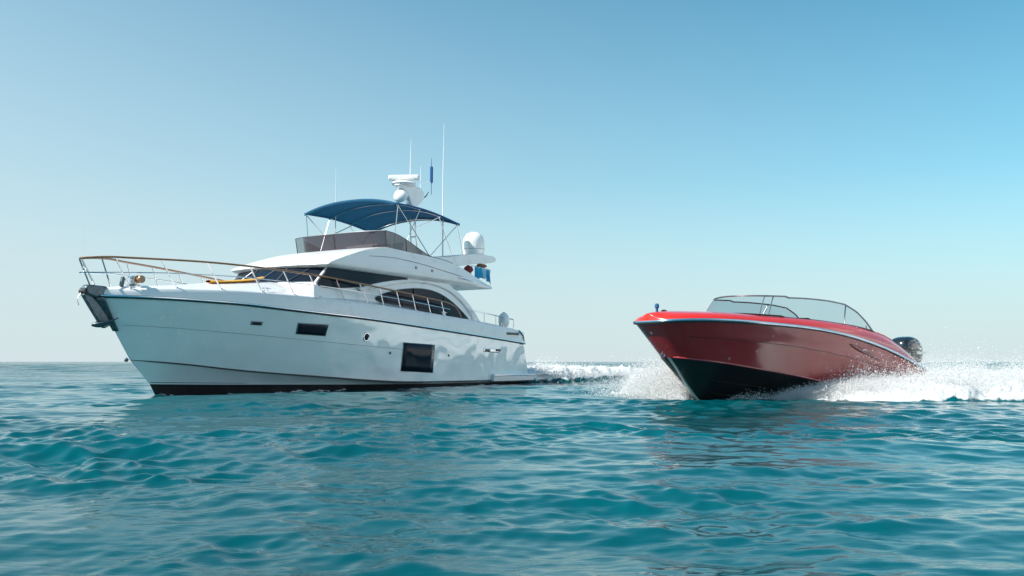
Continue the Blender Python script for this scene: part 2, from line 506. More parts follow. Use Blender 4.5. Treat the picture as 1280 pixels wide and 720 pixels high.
def make_sea():
    ang = np.concatenate([np.linspace(-180, -46, 60)[:-1], np.linspace(-46, -36, 40)[:-1], np.linspace(-36, 36, 1000)[:-1], np.linspace(36, 46, 40)[:-1], np.linspace(46, 180, 60)[:-1]])
    rad = [0.6]
    while rad[-1] < 30000:
        r_ = rad[-1]
        k = 0.0045 if r_ > 2.6 else 0.06
        if r_ > 45: k = 0.008
        if r_ > 420: k = 0.03
        if r_ > 1500: k = 0.15
        rad.append(r_ * (1 + k))
    rad = np.array(rad)
    A, Rr = np.meshgrid(np.radians(ang), rad)
    X = Rr * np.sin(A); Y = Rr * np.cos(A)
    cell = np.maximum(Rr * np.where(Rr > 45, .008, .0045), Rr * 0.00126)
    cell = np.where(Rr > 420, Rr * .03, cell)
    cell = np.where(np.abs(A) > R(46), 1e3, cell)
    Z = np.zeros_like(X); DX = np.zeros_like(X); DY = np.zeros_like(X)
    r2 = np.random.default_rng(21)
    main = R(-84)                       # seas run mostly across and slightly towards the viewer
    waves = []
    for lam, cnt, slope, spread in ((9.0, 4, .012, 20), (5.0, 5, .016, 22), (2.9, 7, .014, 26), (1.7, 9, .020, 28), (1.0, 14, .040, 34), (0.6, 18, .060, 38), (.36, 20, .062, 46), (.22, 20, .055, 60), (.13, 22, .045, 65)):
        for i in range(cnt):
            L = lam * r2.uniform(.75, 1.3)
            th = main + R(r2.normal(0, spread))
            amp = slope / math.sqrt(cnt) * 2.15 * L / (2 * math.pi) * r2.uniform(.7, 1.3)
            waves.append((L, th, amp, r2.uniform(0, 6.28)))
    # patches: gusts roughen some areas and leave others smooth
    gust = .40 + 1.2 * sstep(.3, .75, vnoise(X * .22 + 9, Y * .35 + 4, 2) * .6 + vnoise(X * .7, Y * 1.1, 8) * .4)
    for L, th, amp, ph in waves:
        k = 2 * math.pi / L
        fade = sstep(2.2, 5.0, L / cell)
        cx, cy = math.cos(th), math.sin(th)
        ar = k * (X * cx + Y * cy) + ph
        g = fade * amp * (gust if L < 1.4 else 1.0) * (1 + 2.2 * sstep(40, 140, Rr) if L > 3 else 1.0)
        c, s_ = np.cos(ar), np.sin(ar)
        Z += g * c
        DX -= 0.75 * g * cx * s_
        DY -= 0.75 * g * cy * s_
    foam, lift = wake_masks(X, Y)
    rough = (vnoise(X * 4, Y * 4, 31) - .5) * .16 + (vnoise(X * 9, Y * 9, 33) - .5) * .10 + (vnoise(X * 19, Y * 19, 35) - .5) * .07
    near = sstep(160, 60, Rr)
    Z = Z * (1 - .4 * foam) + (lift + rough * foam) * near
    # keep the sheet from slapping up over the camera
    Z = Z * sstep(0.8, 3.0, Rr)
    V = np.stack([X + DX, Y + DY, Z], -1).reshape(-1, 3)
    nr, na = X.shape
    i = np.arange(nr - 1)[:, None]; j = np.arange(na)[None, :]
    jn = (j + 1) % na
    F = np.stack([i * na + j, (i + 1) * na + j, (i + 1) * na + jn, i * na + jn], -1).reshape(-1, 4)
    # centre fan
    V = np.concatenate([V, [[0, 0, 0]]])
    ci = len(V) - 1
    T = np.stack([np.full(na, ci), np.arange(na), (np.arange(na) + 1) % na], -1)
    me = bpy.data.meshes.new('sea')
    nv, nq, nt_ = len(V), len(F), len(T)
    me.vertices.add(nv)
    me.vertices.foreach_set('co', V.astype(np.float32).ravel())
    me.loops.add(nq * 4 + nt_ * 3)
    me.loops.foreach_set('vertex_index', np.concatenate([F.ravel(), T.ravel()]).astype(np.int32))
    me.polygons.add(nq + nt_)
    me.polygons.foreach_set('loop_start', np.concatenate([np.arange(nq) * 4, nq * 4 + np.arange(nt_) * 3]).astype(np.int32))
    me.polygons.foreach_set('use_smooth', np.ones(nq + nt_, bool))
    at = me.attributes.new('foam', 'FLOAT', 'POINT')
    at.data.foreach_set('value', np.append(foam.ravel(), 0).astype(np.float32))
    me.update()
    me.validate()
    o = link(bpy.data.objects.new('sea', me))
    me.materials.append(sea_material())
    tag(o, 'turquoise open sea with small wind ripples reaching the horizon', 'sea', 'structure')
    return o

def sea_material():
    m, nt, b = newmat('sea_water')
    N = nt.nodes.new; Lk = nt.links.new
    geo = N('ShaderNodeNewGeometry')
    # water body: colour differs a little from patch to patch
    n0 = N('ShaderNodeTexNoise'); n0.inputs['Scale'].default_value = 0.12; n0.inputs['Detail'].default_value = 3
    Lk(geo.outputs['Position'], n0.inputs['Vector'])
    r0 = N('ShaderNodeValToRGB')
    r0.color_ramp.elements[0].position = .35; r0.color_ramp.elements[0].color = (0.0, 0.056, 0.068, 1)
    r0.color_ramp.elements[1].position = .68; r0.color_ramp.elements[1].color = (0.0, 0.090, 0.108, 1)
    Lk(n0.outputs['Fac'], r0.inputs[0])
    b.inputs['Roughness'].default_value = 0.05
    b.inputs['IOR'].default_value = 1.333
    b.inputs['Specular IOR Level'].default_value = 0.36
    Lk(r0.outputs[0], b.inputs['Base Color'])
    # capillary ripples, stretched across the wind
    def nz(scale, sx, sy, det):
        mp = N('ShaderNodeMapping'); mp.inputs['Scale'].default_value = (sx, sy, 1); mp.inputs['Rotation'].default_value = (0, 0, R(14))
        Lk(geo.outputs['Position'], mp.inputs[0])
        q = N('ShaderNodeTexNoise'); q.inputs['Scale'].default_value = scale; q.inputs['Detail'].default_value = det; q.inputs['Distortion'].default_value = .4
        Lk(mp.outputs[0], q.inputs['Vector'])
        return q.outputs['Fac']
    b1 = N('ShaderNodeBump'); b1.inputs['Strength'].default_value = 1.0; b1.inputs['Distance'].default_value = 0.009
    Lk(nz(2.6, .55, 1.5, 4), b1.inputs['Height'])
    ln = N('ShaderNodeVectorMath'); ln.operation = 'LENGTH'; Lk(geo.outputs['Position'], ln.inputs[0])
    far = N('ShaderNodeMapRange'); far.inputs[1].default_value = 25; far.inputs[2].default_value = 140
    far.inputs[3].default_value = 0.009; far.inputs[4].default_value = 0.22
    sl = N('ShaderNodeMapRange'); sl.inputs[1].default_value = 30; sl.inputs[2].default_value = 220   # unresolved wavelets far off show mostly their steep faces
    sl.inputs[3].default_value = 0.33; sl.inputs[4].default_value = 0.08
    Lk(ln.outputs['Value'], sl.inputs[0]); Lk(sl.outputs[0], b.inputs['Specular IOR Level'])
    Lk(ln.outputs['Value'], far.inputs[0]); Lk(far.outputs[0], b1.inputs['Distance'])
    b2 = N('ShaderNodeBump'); b2.inputs['Strength'].default_value = 1.0; b2.inputs['Distance'].default_value = 0.0034
    Lk(nz(12, .55, 1.5, 5), b2.inputs['Height']); Lk(b1.outputs[0], b2.inputs['Normal'])
    pt = N('ShaderNodeMapRange'); pt.interpolation_type = 'SMOOTHSTEP'
    pt.inputs[1].default_value = .40; pt.inputs[2].default_value = .62; pt.inputs[3].default_value = .25; pt.inputs[4].default_value = 1.0
    Lk(nz(.55, .6, 1.6, 3), pt.inputs[0]); Lk(pt.outputs[0], b2.inputs['Strength'])
    Lk(b2.outputs[0], b.inputs['Normal'])
    # foam lying on the water
    at = N('ShaderNodeAttribute'); at.attribute_name = 'foam'
    f1 = N('ShaderNodeTexNoise'); f1.inputs['Scale'].default_value = 2.2; f1.inputs['Detail'].default_value = 8; f1.inputs['Roughness'].default_value = .7
    Lk(geo.outputs['Position'], f1.inputs['Vector'])
    ad = N('ShaderNodeMath'); ad.operation = 'MULTIPLY_ADD'; ad.inputs[1].default_value = 1.0
    Lk(at.outputs['Fac'], ad.inputs[0])
    sb = N('ShaderNodeMath'); sb.operation = 'SUBTRACT'; sb.inputs[1].default_value = 0.78
    Lk(f1.outputs['Fac'], sb.inputs[0]); Lk(sb.outputs[0], ad.inputs[2])
    mr = N('ShaderNodeMapRange'); mr.interpolation_type = 'SMOOTHSTEP'
    mr.inputs[1].default_value = 0.22; mr.inputs[2].default_value = 0.55
    Lk(ad.outputs[0], mr.inputs[0])
    fo = N('ShaderNodeBsdfPrincipled')
    fo.inputs['Base Color'].default_value = (0.94, 0.95, 0.95, 1); fo.inputs['Roughness'].default_value = .8
    bf = N('ShaderNodeBump'); bf.inputs['Distance'].default_value = .12
    f2 = N('ShaderNodeTexNoise'); f2.inputs['Scale'].default_value = 7; f2.inputs['Detail'].default_value = 8; f2.inputs['Roughness'].default_value = .75
    Lk(geo.outputs['Position'], f2.inputs['Vector']); Lk(f2.outputs['Fac'], bf.inputs['Height']); Lk(bf.outputs[0], fo.inputs['Normal'])
    mx = N('ShaderNodeMixShader')
    Lk(mr.outputs[0], mx.inputs[0]); Lk(b.outputs[0], mx.inputs[1]); Lk(fo.outputs[0], mx.inputs[2])
    out = [q for q in nt.nodes if q.type == 'OUTPUT_MATERIAL'][0]
    Lk(mx.outputs[0], out.inputs[0])
    return m

sea = make_sea()

# ------------------------------------------------------------------ MOTOR YACHT (x forward, y to port, z up from the waterline)
yacht = thing('motor_yacht', 'large white motor yacht with flybridge and blue sun canopy', 'yacht', (Y_F[0], Y_F[1], 0), Y_PHI)

def plan(x0, B, Le, a, c):
    def g(x):
        u = min(1.0, max(0.0, (x0 - x) / Le))
        return B * (1 - (1 - u) ** a) ** c
    return g
sheer_z = interp([(2.0, 2.70), (0.4, 2.69), (-0.7, 2.66), (-1.6, 2.63), (-2.9, 2.55), (-4.3, 2.47), (-6.0, 2.39), (-8.1, 2.27), (-10.5, 2.13), (-13.3, 1.96), (-17, 1.72), (-17.6, 1.68)])
knk_z = interp([(1.0, 1.0), (0.85, .99), (-.41, .88), (-1.85, .71), (-4.75, .47), (-7.75, .27), (-12, .2), (-17.6, .19)])
boot_z = interp([(1.0, .36), (.5, .33), (-.8, .29), (-3.4, .24), (-7.6, .17), (-17.6, .10)])
edge_z = interp([(2.0, 2.86), (1.5, 2.90), (.58, 2.98), (-.66, 3.02), (-1.6, 3.04), (-2.7, 3.02), (-4.3, 2.99), (-6.4, 2.91), (-8.9, 2.79), (-11, 2.68), (-13.2, 2.56), (-15.7, 2.36), (-17, 2.2)])
b_sheer = plan(1.98, 2.5, 11, 2.2, .8)
b_knk = plan(.88, 2.36, 11, 2.1, .95)
b_boot = plan(.22, 2.28, 11.5, 2.1, 1.0)
b_wl = plan(0.0, 2.22, 12, 2.1, 1.02)
b_bil = plan(-.45, 1.9, 12, 2.0, 1.0)

def us(n=64):
    return [(i / n) ** 1.6 for i in range(n + 1)]
def transom_x(z):
    return -16.62 - 0.48 * (1.75 - z)
def level(x0, bf, zf):
    rows = []
    for u in us():
        xe = -17.3
        for _ in range(3): xe = transom_x(zf(xe))
        x = x0 + (xe - x0) * u
        rows.append((x, bf(x), zf(x)))
    return rows
Lsheer = level(1.98, b_sheer, sheer_z)
Lknk = level(.88, b_knk, knk_z)
Lboot = level(.22, b_boot, boot_z)
Lwl = level(0, b_wl, lambda x: -0.05)
Lbil = level(-.45, b_bil, lambda x: -.5)
Lkeel = level(-.9, lambda x: 0.0, lambda x: -.95)
FL = 1.22
def lerp_rows(A, B, t, p=1.0):
    return [tuple(a[k] + (b[k] - a[k]) * (t ** p if k == 1 else t) for k in range(3)) for a, b in zip(A, B)]
def hull_y(x, z):
    """half breadth of the topsides"""
    lo, hi = 0., 1.
    def at(t):
        rows = lerp_rows(Lknk, Lsheer, t, FL)
        for p, q in zip(rows, rows[1:]):
            if q[0] <= x <= p[0]:
                s = (x - p[0]) / (q[0] - p[0] - 1e-9)
                return p[1] + (q[1] - p[1]) * s, p[2] + (q[2] - p[2]) * s
        return rows[-1][1], rows[-1][2]
    for _ in range(22):
        mid = (lo + hi) / 2
        if at(mid)[1] < z: lo = mid
        else: hi = mid
    return at(lo)[0]

mb = MB()
def both(rows_list, mi):
    for s in (1, -1):
        mb.grid([[(x, s * y, z) for x, y, z in r_] for r_ in rows_list], mi)
both([lerp_rows(Lknk, Lsheer, t, FL) for t in np.linspace(0, 1, 13)], 0)
both([lerp_rows(Lboot, Lknk, t, 1.35) for t in np.linspace(0, 1, 5)], 0)
both([Lkeel, Lbil, Lwl, Lboot], 1)
for s in (1, -1):                       # transom
    tr = [Lkeel[-1], Lbil[-1], Lwl[-1], Lboot[-1], Lknk[-1], lerp_rows(Lknk, Lsheer, .5, FL)[-1], Lsheer[-1]]
    mb.grid([[(x, s * y, z) for x, y, z in tr], [(x, 0, z) for x, y, z in tr]], 0)
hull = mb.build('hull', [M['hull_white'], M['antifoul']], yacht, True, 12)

def side_curve(rows, off=0.0, lift=0.0, s=1):
    return [(x, s * (y + off), z + lift) for x, y, z in rows]
def around(rows, off, lift):            # port side, stem, starboard side as one line
    p = side_curve(rows, off, lift, 1)
    return list(reversed(side_curve(rows, off, lift, -1)))[:-1] + p
MB().tube(around(Lsheer, .012, .012), .036, 8).build('rub_rail', M['steel'], hull)
MB().tube(around(Lsheer, .006, -.035), .018, 6).build('rub_rail_fender', M['rubber'], hull)
for s in (1, -1):
    MB().tube(side_curve(Lknk, .0, .0, s), [.004 + .020 * min(1, i / 10) for i in range(len(Lknk))], 6).build('spray_rail', M['dark_line'], hull)
    MB().tube(side_curve(lerp_rows(Lknk, Lsheer, .56, FL)[4:44], .0, 0, s), .007, 5).build('moulding_line', M['groove'], hull)
    MB().tube(side_curve([(x, b_boot(x) + .02, z + .02) for x, y, z in Lboot], 0, .03, s), .011, 5).build('boot_stripe', M['dark_line'], hull)

def hull_patch(name, pts, parent, mat, off=.008, s=1, nx=8, nz=5):
    """four corners (x,z): front-top, aft-top, aft-bottom, front-bottom laid on the hull side"""
    rows = []
    for i in range(nz + 1):
        v = i / nz; row = []
        for j in range(nx + 1):
            u = j / nx
            x = (1 - v) * ((1 - u) * pts[0][0] + u * pts[1][0]) + v * ((1 - u) * pts[3][0] + u * pts[2][0])
            z = (1 - v) * ((1 - u) * pts[0][1] + u * pts[1][1]) + v * ((1 - u) * pts[3][1] + u * pts[2][1])
            row.append((x, s * (hull_y(x, z) + off), z))
        rows.append(row)
    o = MB().grid(rows).build(name, mat, parent)
    md = o.modifiers.new('thick', 'SOLIDIFY'); md.thickness = .02; md.offset = 0
    return o, rows
def grow(p, d):
    cx = sum(q[0] for q in p) / 4; cz = sum(q[1] for q in p) / 4
    return [(x + math.copysign(d, x - cx), z + math.copysign(d, z - cz)) for x, z in p]
for s in (1, -1):
    for pts, d in (([(-3.55, 2.12), (-4.66, 2.10), (-4.60, 1.79), (-3.56, 1.83)], .03),
                   ([(-8.27, 1.60), (-10.1, 1.55), (-10.07, .56), (-8.25, .64)], .025)):
        fr, _ = hull_patch('hull_window', grow(pts, d), hull, M['frame_grey'], .006, s)
        hull_patch('pane', pts, fr, M['glass_dark'], .016, s)
    q, _ = hull_patch('hull_vent', [(-2.0, 2.15), (-2.36, 2.14), (-2.35, 2.03), (-2.0, 2.04)], hull, M['frame_grey'], .006, s)
    hull_patch('vent_slot', [(-2.06, 2.125), (-2.3, 2.12), (-2.3, 2.055), (-2.06, 2.06)], q, M['black'], .014, s)
    q, _ = hull_patch('hull_vent', [(-13.5, 1.50), (-14.85, 1.46), (-14.85, 1.30), (-13.5, 1.35)], hull, M['steel'], .006, s)
    for x0, x1 in ((-13.58, -13.95), (-14.4, -14.78)):
        hull_patch('vent_slot', [(x0, 1.465), (x1, 1.45), (x1, 1.35), (x0, 1.375)], q, M['black'], .016, s)
    # round porthole
    px, pz = -6.36, 1.77
    mbp = MB()
    ring = [(px + .125 * math.cos(a), s * (hull_y(px + .125 * math.cos(a), pz + .125 * math.sin(a)) + .006), pz + .125 * math.sin(a)) for a in np.linspace(0, 2 * math.pi, 25)[:-1]]
    mbp.tube(ring, .024, 6, closed=True)
    po = mbp.build('porthole', M['steel'], hull)
    MB().add(ring + [(px, s * (hull_y(px, pz) + .01), pz)], [(i, (i + 1) % 24, 24) for i in range(24)]).build('pane', M['glass_dark'], po)
    for fx, fz in ((-7.6, 1.25), (-11.05, 1.18)):                 # small skin fittings
        MB().lathe([(.045, -.01), (.05, .012), (.02, .02)], (fx, s * hull_y(fx, fz), fz), 12, Matrix.Rotation(-s * math.pi / 2, 3, 'X')).build('skin_fitting', M['black'], hull)

# ---- bulwark and deck
mb = MB()
def deck_section(x):
    b = b_sheer(x); zs = sheer_z(x); ze = edge_z(x)
    k = min(1.0, b / .5)
    crown = interp([(2.0, 2.90), (1.2, 3.02), (0, 3.12), (-1, 3.24), (-2.4, 3.43), (-3.4, 3.50), (-9, 3.3), (-11.5, 2.4), (-17, 2.1)])(x)
    bi = max(0.0, b - .16 * k)
    pts = [(b, zs + .03), (b - .015 * k, zs + .5 * (ze - zs)), (b - .05 * k, ze - .05), (b - .09 * k, ze), (bi, ze + .005)]
    for t in (.2, .4, .6, .8, 1.0):
        h_ = (ze + .0) + (crown - ze) * (1 - (1 - t) ** 2.2)
        pts.append((bi * (1 - t), h_))
    return pts
xs = [1.98 + (-16.75 - 1.98) * u for u in us(60)]
for s in (1, -1):
    mb.grid([[(x, s * y, z) for y, z in deck_section(x)] for x in xs])
e = deck_section(xs[-1])
for s in (1, -1):
    mb.grid([[(xs[-1], s * y, z) for y, z in e], [(xs[-1] - .1, s * y, 1.7) for y, z in e]])
deck = mb.build('deck', M['gelcoat'], yacht, True, 50)
for s in (1, -1):                       # stern quarter: black slot and blue-grey shore hatch
    MB().box((-15.75, s * 2.49, 2.13), (1.0, .03, .10)).build('air_slot', M['black'], deck, False)
    MB().tube([(-16.3, s * 2.47, 2.28), (-16.62, s * 2.47, 2.08), (-16.72, s * 2.46, 1.84)], .05, 6).build('corner_trim', M['steel'], deck)

# ---- swim platform
mb = MB()
top = [(-14.2, 2.50), (-15.0, 2.62), (-17.0, 2.62), (-18.9, 2.5), (-19.4, 2.1), (-19.5, 0)]
outl = top + [(x, -y) for x, y in reversed(top[:-1])]
k = len(outl)
zz = [.10, .16, .36, .42]
ins = [.10, .0, .0, .05]
for i, (z, d) in enumerate(zip(zz, ins)):
    mb.v += [(x + (d if x < -15 else -d), y - math.copysign(d, y) if abs(y) > .01 else 0, z + (.03 if x > -16 and z > .2 else 0)) for x, y in outl]
for i in range(3):
    for j in range(k):
        mb.f.append((i * k + j, i * k + (j + 1) % k, (i + 1) * k + (j + 1) % k, (i + 1) * k + j)); mb.m.append(0)
mb.f.append(tuple(range(k - 1, -1, -1))); mb.f.append(tuple(range(3 * k, 4 * k))); mb.m += [0, 0]
sp = mb.build('swim_platform', M['gelcoat'], yacht, True, 30)
MB().tube([(x, y * 1.005, .39) for x, y in outl], .028, 6).build('platform_rub_strip', M['steel'], sp)

# ---- cabin (deckhouse)
def house_w(z): return 2.12 - .10 * (z - 2.5) / 1.5
NC = .48
def nose_x(z): return -3.72 - (max(z, 3.3) - 3.40) * 1.05
def house_pt(v, z):
    """v 0..1 from port aft corner round the nose to starboard aft corner"""
    w = house_w(z)
    xa = -11.7 - (3.95 - z) * 1.42
    xc = nose_x(z) - NC
    if z < 3.3: xc = nose_x(3.3) - NC
    if v < .4: t = v / .4; x = xa + (xc - xa) * t; return (x, w, max(z, min(3.3, edge_z(x) - .12)))
    if v > .6: t = (1 - v) / .4; x = xa + (xc - xa) * t; return (x, -w, max(z, min(3.3, edge_z(x) - .12)))
    z = max(z, 2.96)
    t = (v - .4) / .2
    y = w * math.cos(math.pi * t)
    return (nose_x(z) - NC * abs(y / w) ** 2.3, y, z)
vs = list(np.linspace(0, .4, 30)) + list(np.linspace(.4, .6, 31))[1:] + list(np.linspace(.6, 1, 30))[1:]
zs_ = np.linspace(2.2, 4.12, 14)
mb = MB()
mb.grid([[house_pt(v, z) for v in vs] for z in zs_])
mb.grid([[house_pt(0, z) for z in zs_], [house_pt(1, z) for z in zs_]])
mb.grid([[house_pt(v, zs_[-1]) for v in vs[:len(vs) // 2 + 1]], [house_pt(1 - v, zs_[-1]) for v in vs[:len(vs) // 2 + 1]]])
cabin = mb.build('cabin', M['gelcoat'], yacht, True, 30)
# aft saloon door, dark glass
MB().grid([[(-12.1 - (3.75 - z) * 1.42 - .012, y, z) for z in (2.3, 3.7)] for y in (-1.4, 1.4)]).build('saloon_door', M['glass_dark'], cabin)

def front_patch(y0, y1, z0, z1, off, n=14):
    rows = []
    for z in np.linspace(z0, z1, 5):
        w = house_w(z)
        rows.append([(nose_x(z) - NC * abs(y / w) ** 2.3 + off, y * w / 2.03, z + off * .4) for y in np.linspace(y0, y1, n)])
    return rows
ws = MB().grid(front_patch(-1.99, 1.99, 3.48, 4.08, .018, 40)).build('windscreen', M['glass_dark'], yacht)
for yc in (-.68, .68):
    MB().grid(front_patch(yc - .035, yc + .035, 3.47, 4.08, .034, 3)).build('mullion', M['dark_line'], ws)
for s in (1, -1):
    MB().grid(front_patch(s * 1.99 - .03, s * 1.99 + .03, 3.44, 4.08, .03, 4)).build('corner_pillar', M['gelcoat'], ws)
for yc in (-1.2, -.1, 1.15):            # wipers
    pts = [(nose_x(3.50) - NC * abs(yc / 2) ** 2.3 + .06, yc, 3.52), (nose_x(3.9) - NC * abs((yc + .35) / 2) ** 2.3 + .06, yc + .35, 3.92)]
    MB().tube(pts, .014, 5).build('wiper', M['frame_grey'], ws)

def side_glass(name, outline, parent, off, mat, s, n=5, frame=None):
    pts = catmull(outline, n, True)
    v = [(x, s * (house_w(z) + off), z) for x, z in pts]
    k = len(v)
    o = mesh(name, v, [tuple(range(k))], mat, parent, False)
    md = o.modifiers.new('thick', 'SOLIDIFY'); md.thickness = .02; md.offset = 0
    if frame:
        MB().tube(v, .018, 5, closed=True).build('window_trim', frame, o)
    return o
upper = [(-4.30, 3.36), (-4.62, 3.78), (-4.90, 4.0), (-6.02, 4.06), (-7.72, 4.03), (-8.98, 3.93), (-7.9, 3.70), (-6.65, 3.52), (-5.5, 3.38)]
lower = [(-7.09, 3.12), (-7.61, 3.32), (-8.51, 3.52), (-9.71, 3.64), (-10.73, 3.58), (-11.6, 3.33), (-12.37, 2.95), (-12.9, 2.56), (-12.3, 2.48), (-10.48, 2.60), (-8.52, 2.82), (-7.5, 2.98)]
for s in (1, -1):
    side_glass('side_window', upper, cabin, .012, M['glass_dark'], s, 5, M['dark_line'])
    w2 = side_glass('saloon_window', lower, cabin, .012, M['glass_dark'], s, 5, M['dark_line'])
    for xm in (-9.3, -11.2):
        zt = 3.6 if xm > -10 else 3.44
        MB().box((xm, s * (house_w(3.1) + .02), (zt + 2.6) / 2), (.03, .03, zt - 2.6)).build('mullion', M['black'], w2, False)
# raised moulding that sweeps over the saloon window and down to the side deck
for s in (1, -1):
    inn = catmull([(-6.3, 3.30), (-7.4, 3.52), (-8.6, 3.74), (-9.8, 3.84), (-10.9, 3.78), (-11.9, 3.50), (-12.75, 3.0), (-13.35, 2.4)], 6)
    outr = catmull([(-6.1, 3.42), (-7.3, 3.70), (-8.6, 3.90), (-9.8, 3.97), (-11.1, 3.96), (-12.2, 3.70), (-13.15, 3.1), (-13.9, 2.4)], 6)
    rows = []
    for (a, b) in zip(inn, outr):
        m_ = ((a[0] + b[0]) / 2, (a[1] + b[1]) / 2)
        rows.append([(a[0], s * (house_w(a[1]) + .003), a[1]), (a[0] * .85 + b[0] * .15, s * (house_w(a[1]) + .07), a[1] * .85 + b[1] * .15),
                     (m_[0], s * (house_w(m_[1]) + .09), m_[1]), (b[0] * .85 + a[0] * .15, s * (house_w(b[1]) + .07), b[1] * .85 + a[1] * .15), (b[0], s * (house_w(b[1]) - .2), b[1])])
    MB().grid(rows).build('arch_moulding', M['gelcoat'], cabin)

# ---- flybridge tub: brow, side coamings, aft overhang
def fly_profile(z):                     # centre-line front of the brow at height z
    return interp([(3.98, -4.42), (4.06, -4.28), (4.14, -4.36), (4.30, -4.80), (4.55, -5.55), (4.75, -6.25), (4.88, -6.90), (4.95, -7.32)])(z)
def fly_w(z): return interp([(3.98, 2.12), (4.06, 2.22), (4.2, 2.25), (4.5, 2.22), (4.75, 2.18), (4.95, 2.16)])(z)
coam_top = interp([(-4, 4.95), (-7.6, 4.94), (-9, 4.90), (-10.4, 4.86), (-11.5, 4.78), (-12.4, 4.62), (-13.4, 4.36), (-14.4, 4.16), (-14.75, 4.10)])
def fly_pt(v, z):
    w = fly_w(z); xf = fly_profile(z)
    xc = xf - .30
    xa = -14.72 + .25 * max(0, .1 - abs(z - 4.06)) * 0
    if v < .4:
        t = v / .4; x = xa + (xc - xa) * t
        zz_ = 3.98 + (z - 3.98) * (coam_top(x) - 3.98) / .97
        return (x, w - .15 * sstep(-13, -14.7, np.float64(x)), zz_)
    if v > .6:
        p = fly_pt(1 - v, z); return (p[0], -p[1], p[2])
    t = (v - .4) / .2
    c = math.cos(math.pi * t)
    y = w * math.copysign(abs(c) ** .8, c)
    return (xf - .30 * abs(y / w) ** 3.2, y, z)
fz = [3.98, 4.02, 4.06, 4.10, 4.16, 4.25, 4.35, 4.45, 4.55, 4.65, 4.74, 4.82, 4.88, 4.92, 4.95]
mb = MB()
mb.grid([[fly_pt(v, z) for v in vs] for z in fz])
h2 = len(vs) // 2 + 1
mb.grid([[fly_pt(v, fz[0]) for v in vs[:h2]], [fly_pt(1 - v, fz[0]) for v in vs[:h2]]])      # underside
mb.grid([[fly_pt(0, z) for z in fz], [fly_pt(1, z) for z in fz]])                               # aft edge
# inner side of the coaming and the floor
inner = [[fly_pt(v, 4.95) for v in vs]]
row = []
for v in vs:
    p = fly_pt(v, 4.95); row.append((p[0] - .12 if .38 < v < .62 else p[0], p[1] * .94, p[2] + .005))
inner.append(row)
inner.append([(p[0] - .02, p[1] * .99, max(4.11, min(p[2] - .02, 4.2))) for p in row])
mb.grid(inner)
fl = inner[-1]
mb.grid([fl[:h2], [fl[len(fl) - 1 - i] for i in range(h2)]])
fly = mb.build('flybridge', M['gelcoat'], yacht, True, 40)
for s in (1, -1):
    crease = catmull([(-6.6, 4.53), (-8, 4.60), (-9.6, 4.53), (-11.0, 4.40), (-12.2, 4.28)], 8)
    MB().tube([(x, s * (fly_w(z) + .004), z) for x, z in crease], .011, 5).build('coaming_line', M['groove'], fly)
    for fx, fz_ in ((-9.2, 4.36), (-10.2, 4.34)):
        MB().lathe([(.05, -.02), (.055, .02), (.02, .03)], (fx, s * (fly_w(fz_) + .003), fz_), 12, Matrix.Rotation(-s * math.pi / 2, 3, 'X')).build('courtesy_light', M['frame_grey'], fly)
    MB().tube([(-11.9, s * 2.25, 4.22), (-12.0, s * 2.29, 4.22), (-13.0, s * 2.27, 4.16), (-13.1, s * 2.22, 4.16)], .018, 6).build('grab_handle', M['steel'], fly)
# helm console and seats inside
hc = MB().box((-8.3, .6, 4.65), (.7, 1.3, 1.0)).box((-8.55, .6, 5.17), (.5, 1.1, .12)).build('helm_console', M['gelcoat'], fly, False); bevel(hc, .06)
for y in (.35, 1.0):
    st = MB().box((-9.5, y, 4.75), (.5, .5, .16)).box((-9.75, y, 5.1), (.14, .5, .62)).box((-9.5, y, 4.42), (.16, .16, .62)).build('helm_seat', M['cushion'], fly, False); bevel(st, .05)
sb_ = MB().box((-11.6, -.9, 4.42), (1.8, 1.6, .5)).box((-12.45, -.9, 4.7), (.2, 1.6, .4)).build('sofa', M['cushion'], fly, False); bevel(sb_, .07)

# ---- tinted flybridge screen
def screen_base(v):
    p = fly_pt(v, 4.95)
    return p
path = []
for v in np.linspace(.17, .83, 81):
    x, y, z = screen_base(v)
    path.append((x - (.03 if .38 < v < .62 else 0), y * .985, z))
rows = [[], [], []]
for (x, y, z) in path:
    hgt = .56 * float(sstep(-10.35, -7.9, np.float64(x))) ** .8 + .015
    for q, t in enumerate((0, .5, 1.0)):
        rows[q].append((x + .10 * t * hgt / .56, y * (1 + .01 * t), z + hgt * t + .003))
fs = MB().grid(rows).build('flybridge_screen', M['fly_screen'], yacht)
MB().tube(rows[2], .014, 5).build('screen_rail', M['frame_grey'], fs)
xs_v = [9, 20, 29, 40, 51, 60, 71]
for i_ in xs_v:
    i_ = min(i_, len(path) - 1)
    MB().tube([rows[0][i_], rows[2][i_]], .016, 5).build('screen_post', M['dark_line'], fs)

# ---- side arms aft, carrying dome and aerials
armp = catmull([(-10.6, 4.90), (-11.5, 5.02), (-12.6, 5.22), (-13.6, 5.33), (-14.6, 5.36), (-14.9, 5.30), (-14.86, 5.14), (-14.3, 5.02), (-13.4, 4.92), (-12.7, 4.80), (-12.0, 4.70), (-11.2, 4.74)], 4, True)
for s in (1, -1):
    a = MB().prism([(x, z) for x, z in armp], s * 1.96, s * 2.14).build('side_arm', M['gelcoat'], yacht, True, 40); bevel(a, .04)
shelf = MB()
shelf.prism(catmull([(-13.1, 5.29), (-13.9, 5.36), (-14.7, 5.385), (-14.95, 5.31), (-14.85, 5.2), (-14.3, 5.16), (-13.5, 5.16)], 4, True), -1.955, 1.955)
sh_ = shelf.build('arm_bridge', M['gelcoat'], yacht, True, 40); bevel(sh_, .03)

